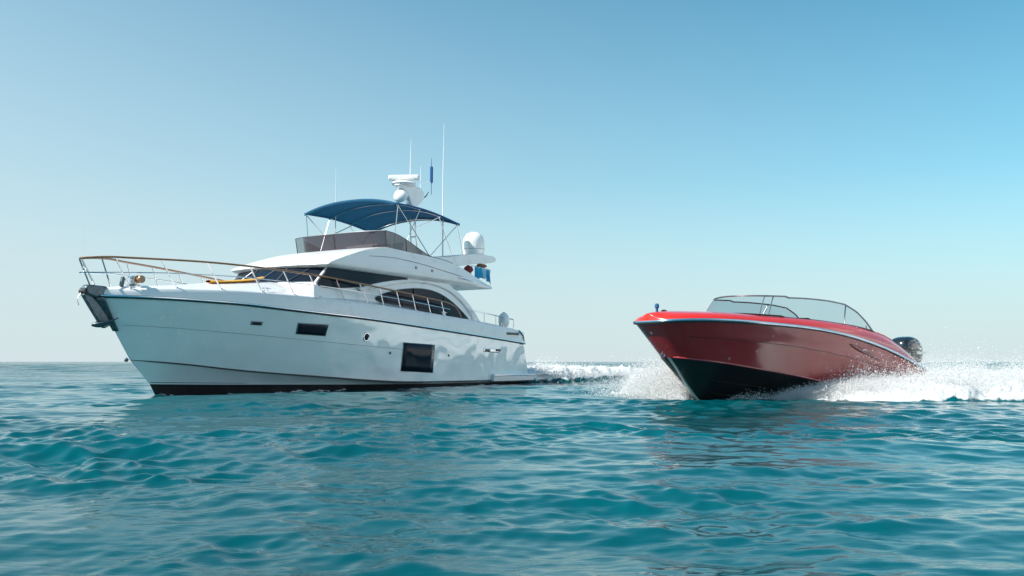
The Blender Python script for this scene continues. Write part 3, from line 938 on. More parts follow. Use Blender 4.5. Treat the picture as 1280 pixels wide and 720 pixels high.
dome = MB().lathe([(.36, 0), (.40, .03), (.44, .10), (.46, .3), (.46, .58), (.43, .75), (.36, .88), (.25, .98), (.12, 1.03), (.01, 1.045)], (-14.5, 1.30, 5.385), 32).build('satellite_dome', M['dome'], yacht)
MB().lathe([(.462, 0), (.468, .012), (.462, .024)], (-14.5, 1.30, 5.66), 32).build('dome_seam', M['groove'], dome)
MB().lathe([(.3, -.03), (.34, .0), (.34, .03)], (-14.5, 1.30, 5.375), 24).build('dome_base', M['frame_grey'], dome)

# ---- blue sun canopy on its folding frame
BX = [-8.15, -9.45, -10.65, -11.95]
can_c = interp([(-8.3, 6.89), (-9.4, 6.96), (-10.6, 6.92), (-12.0, 6.74)])
can_e = interp([(-8.3, 6.58), (-9.4, 6.60), (-10.6, 6.53), (-12.0, 6.36)])
def can_pt(x, v):
    y = 2.2 * v
    return (x, y, can_e(x) + (can_c(x) - can_e(x)) * (1 - abs(v) ** 2.3))
rows = []
for x in np.linspace(-8.08, -12.05, 25):
    # cloth sags a little between bows
    d = min(abs(x - b) for b in BX)
    rows.append([(p[0] - .12 * (abs(v) < .98) * 0, p[1], p[2] - .035 * min(1, d / .5) * (1 - abs(v) ** 4)) for v in np.linspace(-1, 1, 33) for p in [can_pt(x, v)]])
# skirts turned down along front and back edge
rows.insert(0, [(p[0] + .03, p[1], p[2] - .10) for p in rows[0]])
rows.append([(p[0] - .03, p[1], p[2] - .08) for p in rows[-1]])
canopy = MB().grid(rows).build('sun_canopy', M['canvas'], yacht)
md = canopy.modifiers.new('thick', 'SOLIDIFY'); md.thickness = .012; md.offset = 1
for s in (1, -1):
    MB().tube([(r_[0 if s < 0 else -1][0], s * 2.21, r_[0][2] - .01) for r_ in rows[1:-1]], .035, 6).build('canopy_hem', M['canvas_trim'], canopy)
for x in BX:
    pts = [can_pt(x, v) for v in np.linspace(-1, 1, 25)]
    MB().tube([(p[0], p[1], p[2] - .055) for p in pts], .02, 6).build('canopy_bow', M['steel'], canopy)
for s in (1, -1):
    P = (-10.35, s * 2.02, 4.90)
    legs = [((BX[0], s * 2.2, can_e(BX[0]) - .05), P), ((BX[1], s * 2.2, can_e(BX[1]) - .05), (-8.7, s * 2.02, 4.95)),
            ((BX[2], s * 2.2, can_e(BX[2]) - .05), (-9.0, s * 2.02, 4.93)) if False else ((BX[2], s * 2.2, can_e(BX[2]) - .05), (-11.9, s * 2.04, 5.02)),
            ((BX[3], s * 2.2, can_e(BX[3]) - .05), P), ((BX[3], s * 2.2, can_e(BX[3]) - .05), (-12.6, s * 2.04, 5.16)),
            ((-9.1, s * 2.07, 5.75), (-10.75, s * 2.2, can_e(-10.75) - .06)), ((BX[0], s * 2.2, can_e(BX[0]) - .05), (-8.15, s * 2.02, 4.95))]
    for a, b in legs:
        MB().tube([a, b], .017, 6).build('canopy_leg', M['steel'], canopy)
    MB().lathe([(.06, 0), (.06, .05), (.03, .07)], P, 12).build('canopy_hinge', M['steel'], canopy)

# ---- radar mast
mast = MB()
for dy in (-.13, .13):
    mast.tube([(-12.3, dy * 1.6, 4.15), (-12.0, dy, 6.0), (-11.9, dy * .8, 7.3)], .03, 8)
mast.tube([(-12.0, -.13, 6.0), (-12.0, .13, 6.0)], .025, 6)
mast = mast.build('radar_mast', M['steel'], yacht)
bl = MB()
bl.prism(catmull([(-11.7, 7.25), (-11.45, 7.65), (-11.05, 7.85), (-10.95, 8.0), (-12.2, 8.05), (-12.55, 7.75), (-12.35, 7.45), (-12.05, 7.25)], 4, True), -.14, .14)
bk = bl.build('mast_bracket', M['gelcoat'], mast, True, 40); bevel(bk, .05)
MB().lathe([(.05, -.09), (.20, -.08), (.44, -.05), (.50, 0), (.44, .07), (.14, .13), (.02, .135)], (-11.35, 0, 8.06), 28).build('radar_base', M['dome'], mast)
sc = MB().box((-11.35, 0, 8.32), (.30, 1.25, .20), Matrix.Rotation(R(27), 3, 'Z')).build('radar_scanner', M['dome'], mast, False); bevel(sc, .06, 3)
MB().lathe([(.06, .0), (.08, .1)], (-11.42, 0, 8.22), 12).build('scanner_pedestal', M['dome'], mast)
MB().lathe([(.02, -.2), (.18, -.18), (.28, -.1), (.31, 0), (.28, .1), (.18, .2), (.02, .24)], (-11.15, .0, 7.55), 24, Matrix.Rotation(R(55), 3, 'Y')).build('search_light', M['dome'], mast)
MB().tube([(-12.4, .05, 7.6), (-12.75, .05, 7.78), (-12.95, .05, 8.0)], [.035, .03, .02], 6).build('horn', M['steel_dark'], mast)
MB().tube([(-12.3, .0, 8.30), (-12.9, .0, 8.45), (-13.2, .0, 8.46)], .016, 6).build('aerial_arm', M['steel'], mast)
MB().tube([(-13.22, .0, 7.95), (-13.22, .0, 8.42), (-13.22, 0, 8.46), (-13.22, 0, 9.12), (-13.22, 0, 9.15), (-13.22, 0, 9.5)], [.012, .012, .065, .065, .014, .008], 8).build('blue_beacon_aerial', M['canvas_trim'], mast)
MB().tube([(-11.75, .0, 8.0), (-11.76, .0, 8.9), (-11.78, .0, 10.0)], [.03, .022, .008], 6).build('whip_aerial', M['dome'], mast)
MB().tube([(-12.45, .0, 8.1), (-12.47, .0, 9.0)], [.02, .008], 6).build('whip_aerial', M['dome'], mast)
MB().tube([(-11.87, 1.55, 5.0), (-11.87, 1.55, 6.0), (-11.92, 1.5, 8.2), (-11.98, 1.5, 10.5)], [.035, .028, .022, .008], 6).build('whip_aerial', M['dome'], yacht)
MB().tube([(-9.58, -2.0, 4.9), (-9.57, -2.0, 7.3), (-9.55, -2.0, 8.6)], [.03, .018, .008], 6).build('whip_aerial', M['dome'], yacht)

# ---- guard rails
rail_z = interp([(2.5, 3.66), (1.9, 3.74), (.57, 3.78), (-.7, 3.79), (-2.1, 3.76), (-4.35, 3.66), (-7.2, 3.46), (-9.5, 3.30), (-11.0, 3.18), (-11.6, 3.10)])
def rail_y(x): return max(0.0, b_sheer(x) - .12) if x < 1.6 else max(.0, .30 * math.sqrt(max(0, (2.48 - x) / .9)))
rxs = list(np.linspace(-11.2, 1.4, 40)) + [1.6, 1.8, 2.0, 2.2, 2.35, 2.44, 2.48]
def rail_line(zf, x_end, drop):
    port = [(x, rail_y(x), zf(x)) for x in rxs if x >= x_end]
    tail = [(x_end - .35, rail_y(x_end), zf(x_end) - .10), (x_end - .62, rail_y(x_end), zf(x_end) - .32), (x_end - .75, rail_y(x_end), edge_z(x_end) + .0)] if drop else []
    port = list(reversed(tail)) + port
    return port + [(x, -y, z) for x, y, z in reversed(port[:-1])]
toprail = MB().tube(rail_line(rail_z, -11.2, True), .030, 8).build('guard_rail', M['teak'], yacht)
mid_z = lambda x: (rail_z(x) + edge_z(min(x, 1.9))) / 2 + .02
MB().tube(rail_line(mid_z, -11.2, False), .016, 6).build('mid_rail', M['steel'], yacht)
st_x = [1.65, .55, -.65, -1.9, -3.0, -3.95, -5.0, -6.05, -7.0, -7.9, -8.8, -9.7, -10.6]
for s in (1, -1):
    for x in st_x:
        lean = .42 if x > -7 else .25
        xb = x - lean
        top_ = (x, s * rail_y(x), rail_z(x))
        bot = (xb, s * max(.05, b_sheer(xb) - .13), edge_z(xb) - .02)
        MB().tube([top_, bot], .021, 6).build('stanchion', M['steel'], yacht)
        MB().lathe([(.05, 0), (.05, .02), (.03, .05)], bot, 10).build('stanchion_base', M['steel'], bpy.data.objects[yacht.children[-1].name])
MB().tube([(2.46, .05, 3.64), (2.1, .1, 2.98)], .022, 6).build('stanchion', M['steel'], yacht)
MB().tube([(2.46, -.05, 3.64), (2.1, -.1, 2.98)], .022, 6).build('stanchion', M['steel'], yacht)
MB().tube([(2.38, 0, 3.4), (2.40, 0, 4.6)], [.012, .005], 6).build('jack_staff', M['steel'], yacht)

# aft rail
arz = interp([(-12.8, 2.98), (-16.1, 2.74)])
for s in (1, -1):
    al = MB().tube([(-12.75, s * 2.34, edge_z(-12.75)), (-12.8, s * 2.34, 2.98), (-14.5, s * 2.34, 2.86), (-16.0, s * 2.34, 2.75), (-16.1, s * 2.34, 2.70), (-16.02, s * 2.34, edge_z(-16) - .05)], .022, 6).build('aft_rail', M['steel'], yacht)
    for x in (-13.7, -14.6, -15.3):
        MB().tube([(x, s * 2.34, arz(x)), (x - .02, s * 2.34, edge_z(x) - .05)], .017, 6).build('rail_post', M['steel'], al)
# pair of cleats and fairleads on the side deck
for s in (1, -1):
    for x in (-10.9, -2.5, -15.2):
        c = MB().tube([(x - .2, s * (b_sheer(x) - .2), edge_z(x) + .12), (x, s * (b_sheer(x) - .2), edge_z(x) + .14), (x + .2, s * (b_sheer(x) - .2), edge_z(x) + .12)], [.015, .03, .015], 6)
        c.tube([(x - .07, s * (b_sheer(x) - .2), edge_z(x) - .03), (x - .07, s * (b_sheer(x) - .2), edge_z(x) + .13)], .02, 6)
        c.tube([(x + .07, s * (b_sheer(x) - .2), edge_z(x) - .03), (x + .07, s * (b_sheer(x) - .2), edge_z(x) + .13)], .02, 6)
        c.build('mooring_cleat', M['steel'], yacht)

# ---- anchor on the stem, bow roller, windlass
br = MB().prism([(1.65, 2.80), (1.75, 2.97), (2.28, 2.98), (2.38, 2.90), (2.32, 2.72), (2.05, 2.64)], -.14, .14).build('bow_roller', M['steel_dark'], yacht, False); bevel(br, .05)
MB().lathe([(.09, -.13), (.06, 0), (.09, .13)], (2.31, 0, 2.80), 16, Matrix.Rotation(R(90), 3, 'X')).build('roller_wheel', M['rubber'], br)
plate = MB()
srow = []
for t in np.linspace(0, 1, 9):
    p = np.array([2.02, 2.66]) * (1 - t) + np.array([1.40, 1.78]) * t
    wv = .19 * (1 - .5 * t)
    srow.append([(p[0] - wv * .9 * abs(q), q * wv * 1.15 + 0, p[1] + .0) for q in np.linspace(-1, 1, 9)])
srow = [[(x + .03, y, z) for x, y, z in r_] for r_ in srow]
pl_ = plate.grid(srow).build('stem_guard', M['steel_dark'], yacht)
md = pl_.modifiers.new('thick', 'SOLIDIFY'); md.thickness = .03; md.offset = 0
an = MB()
an.prism([(2.28, 2.80), (2.38, 2.70), (2.14, 2.36), (1.86, 1.98), (1.72, 1.84), (1.56, 1.92), (1.66, 2.16), (1.94, 2.50)], -.07, .07)
anc = an.build('anchor', M['steel_dark'], yacht, False); bevel(anc, .015)
fl_ = MB()
for s in (1, -1):                       # plough share: two curved plates meeting in a ridge
    rws = []
    for t in np.linspace(0, 1, 6):
        ctr = (1.62 + .44 * t, 1.92 - .16 * t + .14 * t * t)
        wd = .38 * (1 - t) ** .8 + .015
        rws.append([(ctr[0] - .10 * q * q + .05 * q, s * wd * q, ctr[1] + .20 * q * (1 - .6 * t)) for q in np.linspace(0, 1, 5)])
    fl_.grid(rws)
fk = fl_.build('anchor_fluke', M['steel_dark'], anc)
md = fk.modifiers.new('thick', 'SOLIDIFY'); md.thickness = .035; md.offset = 0
MB().tube([(2.42, .0, 2.74), (2.50, 0, 2.6), (2.46, 0, 2.42)], .018, 6).build('anchor_shackle', M['steel'], anc)
wl = MB().lathe([(.16, 0), (.17, .06), (.10, .08), (.09, .18), (.16, .22), (.15, .28), (.05, .3)], (.95, .12, 3.02), 18).build('windlass', M['steel'], yacht)
MB().lathe([(.10, -.12), (.11, -.08), (.06, -.05), (.06, .05), (.11, .08), (.10, .12)], (1.0, .45, 3.2), 16, Matrix.Rotation(R(90), 3, 'X')).build('windlass_drum', M['teak'], wl)
MB().tube([(1.35, .16, 3.0), (1.3, .16, 3.25)], .06, 8).build('chain_stopper', M['steel_dark'], yacht)
# stem drain / bow eye low on the stem
MB().lathe([(.05, 0), (.06, .06), (.03, .09)], (.96, 0, .98), 10, Matrix.Rotation(R(60), 3, 'Y')).build('bow_eye', M['steel_dark'], yacht)

# ---- loose things aboard (tops of the deck, flybridge rail)
def y_world(p):
    c, s = math.cos(Y_PHI), math.sin(Y_PHI)
    return (Y_F[0] + p[0] * c - p[1] * s, Y_F[1] + p[0] * s + p[1] * c, p[2])
mb = MB()
rows = []
for t in np.linspace(0, 1, 15):
    wv = .36 * math.sin(math.pi * min(max(t, .02), .98)) ** .45
    rows.append([(1.15 - 2.3 * t, wv * math.cos(a), .06 + .04 * math.sin(a) + .05 * (2 * abs(t - .5)) ** 3) for a in np.linspace(0, 2 * math.pi, 13)])
mb.grid(rows)
pb = mb.build('paddleboard', M['yellow'])
pb.location = y_world((-2.42, .45, 3.36)); pb.rotation_euler = (0, R(7.5), Y_PHI + R(4))
tag(pb, 'long yellow board lying on the foredeck before the windscreen', 'paddleboard')

def towel(label, p, w, h_, mat, ph, rz=0):
    rows = []
    for i in range(13):
        t = i / 12
        rows.append([(w * (u - .5), .05 * math.sin(u * 11 + ph + t * 1.2) * (.35 + t), -h_ * t + .03 * math.sin(u * 7 + ph) * t) for u in np.linspace(0, 1, 13)])
    o = MB().grid(rows).build('towel', mat)
    md = o.modifiers.new('thick', 'SOLIDIFY'); md.thickness = .014
    o.location = y_world(p); o.rotation_euler = (0, 0, Y_PHI + rz)
    tag(o, label, 'towel')
    o['group'] = 'towels hung on the flybridge rail'
towel('deep blue towel hung foremost on the flybridge rail, below the white dome', (-13.75, 2.02, 4.82), .50, .46, M['towel_blue'], .4)
towel('pale blue towel hung between two deep blue ones', (-14.18, 2.02, 4.80), .34, .42, M['towel_light'], 2.0)
towel('deep blue towel hung at the aft end of the flybridge rail', (-14.52, 2.02, 4.78), .36, .50, M['towel_blue'], 3.3)
# rail that carries the towels
MB().tube([(-13.2, 2.02, 4.35), (-13.25, 2.02, 4.83), (-14.6, 2.02, 4.80), (-14.68, 2.02, 4.15)], .02, 6).build('towel_rail', M['steel'], yacht)
def bundle(name, label, cat, p, d, mat, seed):
    bm = bmesh.new()
    bmesh.ops.create_icosphere(bm, subdivisions=4, radius=1)
    r3 = random.Random(seed)
    off = [Vector((r3.uniform(0, 9), r3.uniform(0, 9), r3.uniform(0, 9))) for _ in range(2)]
    from mathutils import noise
    for v in bm.verts:
        n_ = noise.noise(v.co * 1.6 + off[0]) * .35 + noise.noise(v.co * 4 + off[1]) * .12
        v.co = Vector((v.co.x * d[0], v.co.y * d[1], v.co.z * d[2])) * (1 + n_)
    me = bpy.data.meshes.new(name); bm.to_mesh(me); bm.free()
    me.materials.append(mat)
    me.polygons.foreach_set('use_smooth', [True] * len(me.polygons))
    o = link(bpy.data.objects.new(name, me))
    o.location = y_world(p); o.rotation_euler = (0, 0, Y_PHI)
    tag(o, label, cat)
bundle('cloth_bundle', 'crumpled maroon cloth tucked under the white side arm', 'cloth', (-13.05, 1.98, 4.66), (.24, .16, .15), M['maroon'], 3)
bundle('cloth_bundle', 'brown rolled cloth resting above the blue towels', 'cloth', (-14.05, 1.98, 4.90), (.34, .13, .09), M['brown'], 5)
# fender standing behind the aft rail
fd = MB().lathe([(.03, -.04), (.10, .0), (.20, .10), (.23, .22), (.23, .42), (.18, .56), (.08, .64), (.03, .68)], (0, 0, 0), 20).build('fender', M['dome'])
fd.location = y_world((-15.45, 2.22, edge_z(-15.4) - .02)); tag(fd, 'white fender standing behind the aft side rail of the yacht', 'fender')

# ------------------------------------------------------------------ RED SPEEDBOAT
boat = thing('speedboat', 'red speedboat with black bottom racing with its bow lifted', 'speedboat', (S_F[0], S_F[1], 0), S_PHI)
TX = -7.55
s_z = interp([(1.8, 1.80), (1.55, 1.84), (.84, 1.875), (-.1, 1.87), (-1.2, 1.825), (-2.2, 1.775), (-3.4, 1.67), (-4.65, 1.48), (-6.0, 1.19), (-7.3, .81), (-7.6, .72)])
c_z = interp([(.9, 1.06), (.8, 1.04), (0, .935), (-1.1, .78), (-2.4, .60), (-3.6, .40), (-5.2, .16), (-7.6, -.08)])
sb = plan(1.50, 1.34, 5.4, 2.3, .29)
cb = plan(.84, 1.13, 6.0, 2.2, .34)
def s_taper(x): return 1 - .10 * float(sstep(-3.5, -7.6, np.float64(x)))
un = [(i / 60) ** 2.2 for i in range(61)]
LS = [(x, sb(x) * s_taper(x), s_z(x)) for u in un for x in [1.50 + (TX - 1.50) * u]]
LC = [(x, cb(x) * s_taper(x), c_z(x)) for u in un for x in [.84 + (TX + .12 - .84) * u]]
keel = interp([(0, 1.04), (.03, .80), (.10, .18), (.16, -.12), (.28, -.32), (.5, -.42), (1.0, -.5)])
keel_x = interp([(0, .84), (.03, .62), (.10, .10), (.16, -.38), (.28, -1.6), (.5, -3.5), (1.0, TX + .15)])
uu = [i / 60 for i in range(61)]
LK = [(keel_x(t ** 1.5), 0.0, keel(t ** 1.5)) for t in uu]
LC2 = [(x, cb(x) * s_taper(x), c_z(x)) for t in uu for x in [.84 + (TX + .12 - .84) * (t ** 2.2)]]
mb = MB()
SF = 1.25
tops = [lerp_rows(LC, LS, t, SF) for t in np.linspace(0, 1, 13)]
# slight longitudinal knuckle in the topsides: the part above bulges out
def bulge(rows, t):
    return [(x, y + .035 * math.exp(-((t - .62) / .12) ** 2) * min(1, max(0, (.6 - x) / 2.0)) * min(1, y), z) for x, y, z in rows]
tops = [bulge(r_, t) for r_, t in zip(tops, np.linspace(0, 1, 13))]
for s in (1, -1):
    mb.grid([[(x, s * y, z) for x, y, z in r_] for r_ in tops], 0)
    mb.grid([[(x, s * y, z) for x, y, z in lerp_rows(LK, LC2, t, .9)] for t in np.linspace(0, 1, 9)], 1)
    tr = [LK[-1], LC[-1], LS[-1]]
    mb.grid([[(x, s * y, z) for x, y, z in tr], [(x, 0, z) for x, y, z in tr]], 0)
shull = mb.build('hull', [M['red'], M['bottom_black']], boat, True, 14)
def s_around(rows, off, lift):
    p = [(x, y + off, z + lift) for x, y, z in rows]
    return [(x, -y, z) for x, y, z in reversed(p)][:-1] + p
MB().tube(s_around(LS, .012, .0), .034, 8).build('rub_rail', M['chrome_blue'], shull)
MB().tube(s_around(LS, .004, -.036), .018, 6).build('rub_rail_lower_strip', M['rubber'], shull)  # thin black rubber strip just below the bright rub rail
for s in (1, -1):
    MB().tube([(x, s * (y + .004), z) for x, y, z in tops[7][14:56]], .010, 5).build('moulding_line', M['red_dark'], shull)
    MB().tube([(x, s * (y + .006), z) for x, y, z in LC[2:]], .022, 6).build('chine_rail', M['red'], shull)
    # lift strakes under the forefoot
    for t in (.35, .62):
        q = lerp_rows(LK, LC2, t, .9)
        MB().tube([(x, s * (y + .006), z) for x, y, z in q[14:]], .016, 5).build('strake', M['bottom_black'], shull)
    # sculpted scoop aft
    q9, q5 = tops[9], tops[6]
    def sidep(x, z):
        best = None
        for r_ in tops:
            for p, q in zip(r_, r_[1:]):
                if q[0] <= x <= p[0]:
                    k_ = (x - p[0]) / (q[0] - p[0] - 1e-9)
                    y_, z_ = p[1] + (q[1] - p[1]) * k_, p[2] + (q[2] - p[2]) * k_
                    if best is None or abs(z_ - z) < best[0]: best = (abs(z_ - z), y_)
        return best[1]
    rws = []
    for t in np.linspace(0, 1, 12):
        x = -4.05 - 1.35 * t
        zc = s_z(x) - .20 - .16 * t
        hw = .05 * math.sin(math.pi * t ** .7) + .004
        rws.append([(x, s * (sidep(x, zc) + .012), zc + hw * q) for q in (-1, -.4, .4, 1)])
    sc_ = MB().grid(rws).build('side_scoop', M['red_dark'], shull)
    md = sc_.modifiers.new('thick', 'SOLIDIFY'); md.thickness = .02; md.offset = 0
# bright strip down the stem
stemline = [(x + .02, 0, z) for x, y, z in LK[0:26]]
st_ = MB()
for s in (1, -1):
    st_.grid([[(x - .06, s * .055, z - .02), (x - .0, s * .028, z), (x + .012, 0, z + .004)] for x, y, z in stemline])
st_o = st_.build('stem_strip', M['keel_strip'], shull)
MB().tube([(1.04, .0, 1.16), (1.10, .0, 1.10), (1.02, 0, 1.04), (.98, 0, 1.10)], .022, 6, closed=True).build('bow_eye', M['steel'], shull)

# deck with open cockpit
s_hi = interp([(1.7, .10), (1.2, .15), (.4, .17), (-1, .18), (-2, .205), (-3.6, .28), (-5.2, .40), (-6.3, .42), (-7.0, .30), (-7.4, .12), (-7.6, .05)])
def s_deck(x):
    b = sb(x) * s_taper(x); zs = s_z(x)
    k = min(1, b / .5)
    hi = s_hi(x)
    pts = [(b, zs + .01), (b - .02 * k, zs + .3 * hi), (b - .12 * k, zs + hi * .74), (b - .26 * k, zs + hi)]
    if -6.35 < x < -2.62:               # cockpit opening
        yi = min(b - .3, .98)
        zi = zs + hi + .012
        pts += [(yi + .05, zi), (yi, zi - .015), (yi - .02, zi - .1), (yi - .06, .62), (.6, .58), (.3, .58), (0, .58)]
    else:
        bi = b - .26 * k
        cr = .07 + .05 * float(sstep(.8, -1.8, np.float64(x))) - .05 * float(sstep(-5, -7, np.float64(x)))
        for t in (.10, .22, .38, .55, .7, .85, 1.0):
            pts.append((bi * (1 - t), zs + hi + cr * (1 - (1 - t) ** 2)))
    return pts
dxs = sorted(set([1.50 + (TX - 1.50) * u for u in un] + [-2.60, -2.615, -2.63, -6.34, -6.355, -6.37]), reverse=True)
mb = MB()
for s in (1, -1):
    mb.grid([[(x, s * y, z) for y, z in s_deck(x)] for x in dxs])
    e = s_deck(dxs[-1])
    mb.grid([[(dxs[-1], s * y, z) for y, z in e], [(dxs[-1], s * y, s_z(TX)) for y, z in e]])
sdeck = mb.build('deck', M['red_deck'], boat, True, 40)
MB().box((-4.5, 0, .60), (3.7, 1.8, .03)).build('cockpit_floor', M['floor_grey'], boat, False)

# windshield: a raked, wrapped screen in an alloy frame
def shield(v, t):
    """v -1..1 starboard aft end round the front to port aft end, t 0..1 up the glass"""
    av = abs(v); sg = 1 if v >= 0 else -1
    if av < .36:
        q = av / .36
        y = .96 * q
        x = -.88 - .34 * q ** 2.2
    else:
        q = (av - .36) / .64
        x = -1.22 - 4.2 * q
        y = .96 + .08 * math.sin(min(1, q * 2) * math.pi / 2)
    b_ = sb(x) * s_taper(x)
    y = min(y, b_ - .2)
    zb = s_z(x) + s_hi(x) + .08 * (1 - (y / b_) ** 2) * (x > -2.0)
    H = float(np.interp(-x, [.8, 1.2, 2.6, 3.6, 4.2, 4.7, 5.1, 5.42], [.46, .50, .56, .58, .56, .42, .22, .0]))
    H *= .93
    rake = .36 * (1 - .35 * min(1, max(0, (av - .36) / .3)))
    return (x - rake * t * H / .56 - .08 * t * t * H, sg * (y - .14 * t * min(1, av / .36) * H / .56), zb + H * t)
vs2 = np.linspace(-1, 1, 97)
rows = [[shield(v, t) for v in vs2] for t in np.linspace(0, 1, 7)]
wsd = MB().grid(rows).build('windshield', M['clear_screen'], boat)
MB().tube(rows[-1], .020, 6).build('windshield_frame', M['frame_grey'], wsd)
MB().tube([(x, y, z) for x, y, z in rows[0]], .022, 6).build('windshield_base', M['black'], wsd)
for v in (.345, .395, -.36):
    MB().tube([shield(v, t) for t in np.linspace(0, 1, 6)], .014, 6).build('windshield_post', M['frame_grey'], wsd)
for v in (-.70, .82):
    MB().tube([shield(v, t) for t in np.linspace(0, 1, 6)], .016, 6).build('windshield_post', M['frame_grey'], wsd)

# dashboard, wheel, seats
ds = MB()
rw = []
for y in np.linspace(-.98, .98, 13):
    z0 = s_z(-2.6) + .20 + .03 * (1 - (y / .98) ** 2)
    rw.append([(-2.55, y, z0 - .03), (-2.62, y, z0 + .045), (-2.9, y, z0 + .07), (-3.15, y, z0 + .0), (-3.2, y, z0 - .22), (-3.1, y, .7)])
dsh = ds.grid(rw).build('dashboard', M['upholstery'], boat)
wc = Vector((-3.2, .52, 1.83)); Rw = Matrix.Rotation(R(62), 3, 'Y')
sw = MB().tube([wc + Rw @ Vector((.19 * math.cos(a), .19 * math.sin(a), 0)) for a in np.linspace(0, 2 * math.pi, 25)[:-1]], .018, 6, closed=True)
for a in (0.5, 2.6, 4.7):
    sw.tube([wc, wc + Rw @ Vector((.19 * math.cos(a), .19 * math.sin(a), 0))], .012, 5)
sw.tube([wc, wc + Rw @ Vector((0, 0, .3))], .025, 6)
sw.build('steering_wheel', M['black'], boat)
for y in (.52, -.52):
    se = MB().box((-4.0, y, 1.05), (.55, .52, .18)).box((-4.3, y, 1.38), (.16, .52, .62), Matrix.Rotation(R(-8), 3, 'Y')).box((-4.0, y, .8), (.3, .3, .4)).build('seat', M['upholstery'], boat, False); bevel(se, .05, 3)
be = MB().box((-5.8, 0, .85), (.6, 1.7, .25)).box((-6.2, 0, 1.05), (.18, 1.7, .4)).build('rear_bench', M['upholstery'], boat, False); bevel(be, .05, 3)

# bow fittings
lp = MB().lathe([(.06, 0), (.055, .03), (.03, .06), (.03, .17), (.05, .19), (.05, .25), (.03, .28)], (1.20, 0.0, 1.99), 14).build('bow_light', M['canvas_trim'], boat)
MB().lathe([(.03, -.07), (.08, -.05), (.09, .0), (.07, .06), (.02, .08)], (.98, .0, 2.06), 16).build('bow_cleat', M['red_dark'], boat)
MB().tube([(.95, 0, 2.03), (.7, .02, 2.035), (.45, .0, 2.045)], [.03, .022, .015], 6).build('bow_line', M['rubber'], boat)
MB().tube([(-5.2, 1.0, 1.5), (-5.2, 1.0, 1.88)], [.02, .012], 6).build('aft_light_post', M['frame_grey'], boat)
MB().lathe([(.05, 0), (.09, .02), (.09, .06), (.04, .09)], (-6.7, .35, 1.14), 14).build('fuel_cap', M['red_deck'], boat)
MB().tube([(-6.3, .9, 1.30), (-6.33, .9, 1.42), (-6.6, .88, 1.36), (-6.65, .88, 1.22)], .016, 6).build('grab_handle', M['red_deck'], boat)

# outboard motor
OX, OY, OZ = -8.28, .12, .0
prof = catmull([(.52, 1.20), (.54, 1.38), (.42, 1.55), (.10, 1.63), (-.28, 1.62), (-.55, 1.50), (-.66, 1.30), (-.64, 1.05), (-.58, .90), (.1, .92), (.42, 1.0)], 5, True)
prof = [(x * .80, 1.0 + (z - 1.0) * 1.05) for x, z in prof]
cy = (-.02, 1.28)
rows = []
for q in np.linspace(-1, 1, 15):
    k_ = (1 - abs(q) ** 3.0) ** .45 if abs(q) < 1 else 0.03
    k_ = max(k_, .03)
    rows.append([(OX + cy[0] + (x - cy[0]) * (.55 + .45 * k_) if abs(q) < 1 else OX + cy[0] + (x - cy[0]) * .5, OY + .33 * q, cy[1] + (z - cy[1]) * (.35 + .65 * k_)) for x, z in prof + [prof[0]]])
om = MB().grid(rows)
om.add(rows[0][:-1], [tuple(range(len(prof)))]); om.add(rows[-1][:-1], [tuple(range(len(prof)))])
mot = om.build('outboard_motor', M['cowl'], boat, True, 45)
MB().prism([(OX + .2, .95), (OX - .45, .93), (OX - .38, .3), (OX - .34, -.6), (OX + .1, -.6), (OX + .16, .3)], OY - .13, OY + .13).build('motor_leg', M['cowl'], mot, False)
bk = MB().box((OX + .42, OY, .72), (.5, .42, .5)).build('motor_bracket', M['frame_grey'], mot, False); bevel(bk, .05)
MB().box((OX - .30, OY + .335, 1.2), (.5, .012, .06)).build('cowl_stripe', M['steel'], mot, False)
MB().box((OX - .525, OY, 1.12), (.012, .3, .05)).build('cowl_stripe', M['steel'], mot, False)

# ------------------------------------------------------------------ spray (countless drops)
def drops(name, P, Rr, mat, label, cat):
    n = len(P)
    base = np.array([[1, 1, 1], [1, -1, -1], [-1, 1, -1], [-1, -1, 1]], float) * .8
    tri = np.array([[0, 1, 2], [0, 2, 3], [0, 3, 1], [1, 3, 2]])
    # random turn and stretch of every drop
    q = rng.normal(size=(n, 4)); q /= np.linalg.norm(q, axis=1)[:, None]
    w, x, y, z = q.T
    Rm = np.stack([1 - 2 * (y * y + z * z), 2 * (x * y - z * w), 2 * (x * z + y * w), 2 * (x * y + z * w), 1 - 2 * (x * x + z * z), 2 * (y * z - x * w), 2 * (x * z - y * w), 2 * (y * z + x * w), 1 - 2 * (x * x + y * y)], -1).reshape(n, 3, 3)
    sc = rng.uniform(.6, 1.3, (n, 1, 3)); sc[:, 0, 0] *= rng.uniform(1, 2.6, n)
    V = np.einsum('nij,nkj->nki', Rm, base[None] * sc) * Rr[:, None, None] + P[:, None, :]
    T = tri[None] + (np.arange(n) * 4)[:, None, None]
    me = bpy.data.meshes.new(name)
    me.vertices.add(n * 4); me.vertices.foreach_set('co', V.astype(np.float32).ravel())
    me.loops.add(n * 12); me.loops.foreach_set('vertex_index', T.astype(np.int32).ravel())
    me.polygons.add(n * 4); me.polygons.foreach_set('loop_start', (np.arange(n * 4) * 3).astype(np.int32))
    me.polygons.foreach_set('use_smooth', np.ones(n * 4, bool))
    me.update()
    me.materials.append(mat)
    o = link(bpy.data.objects.new(name, me))
    tag(o, label, cat, 'stuff')
    return o

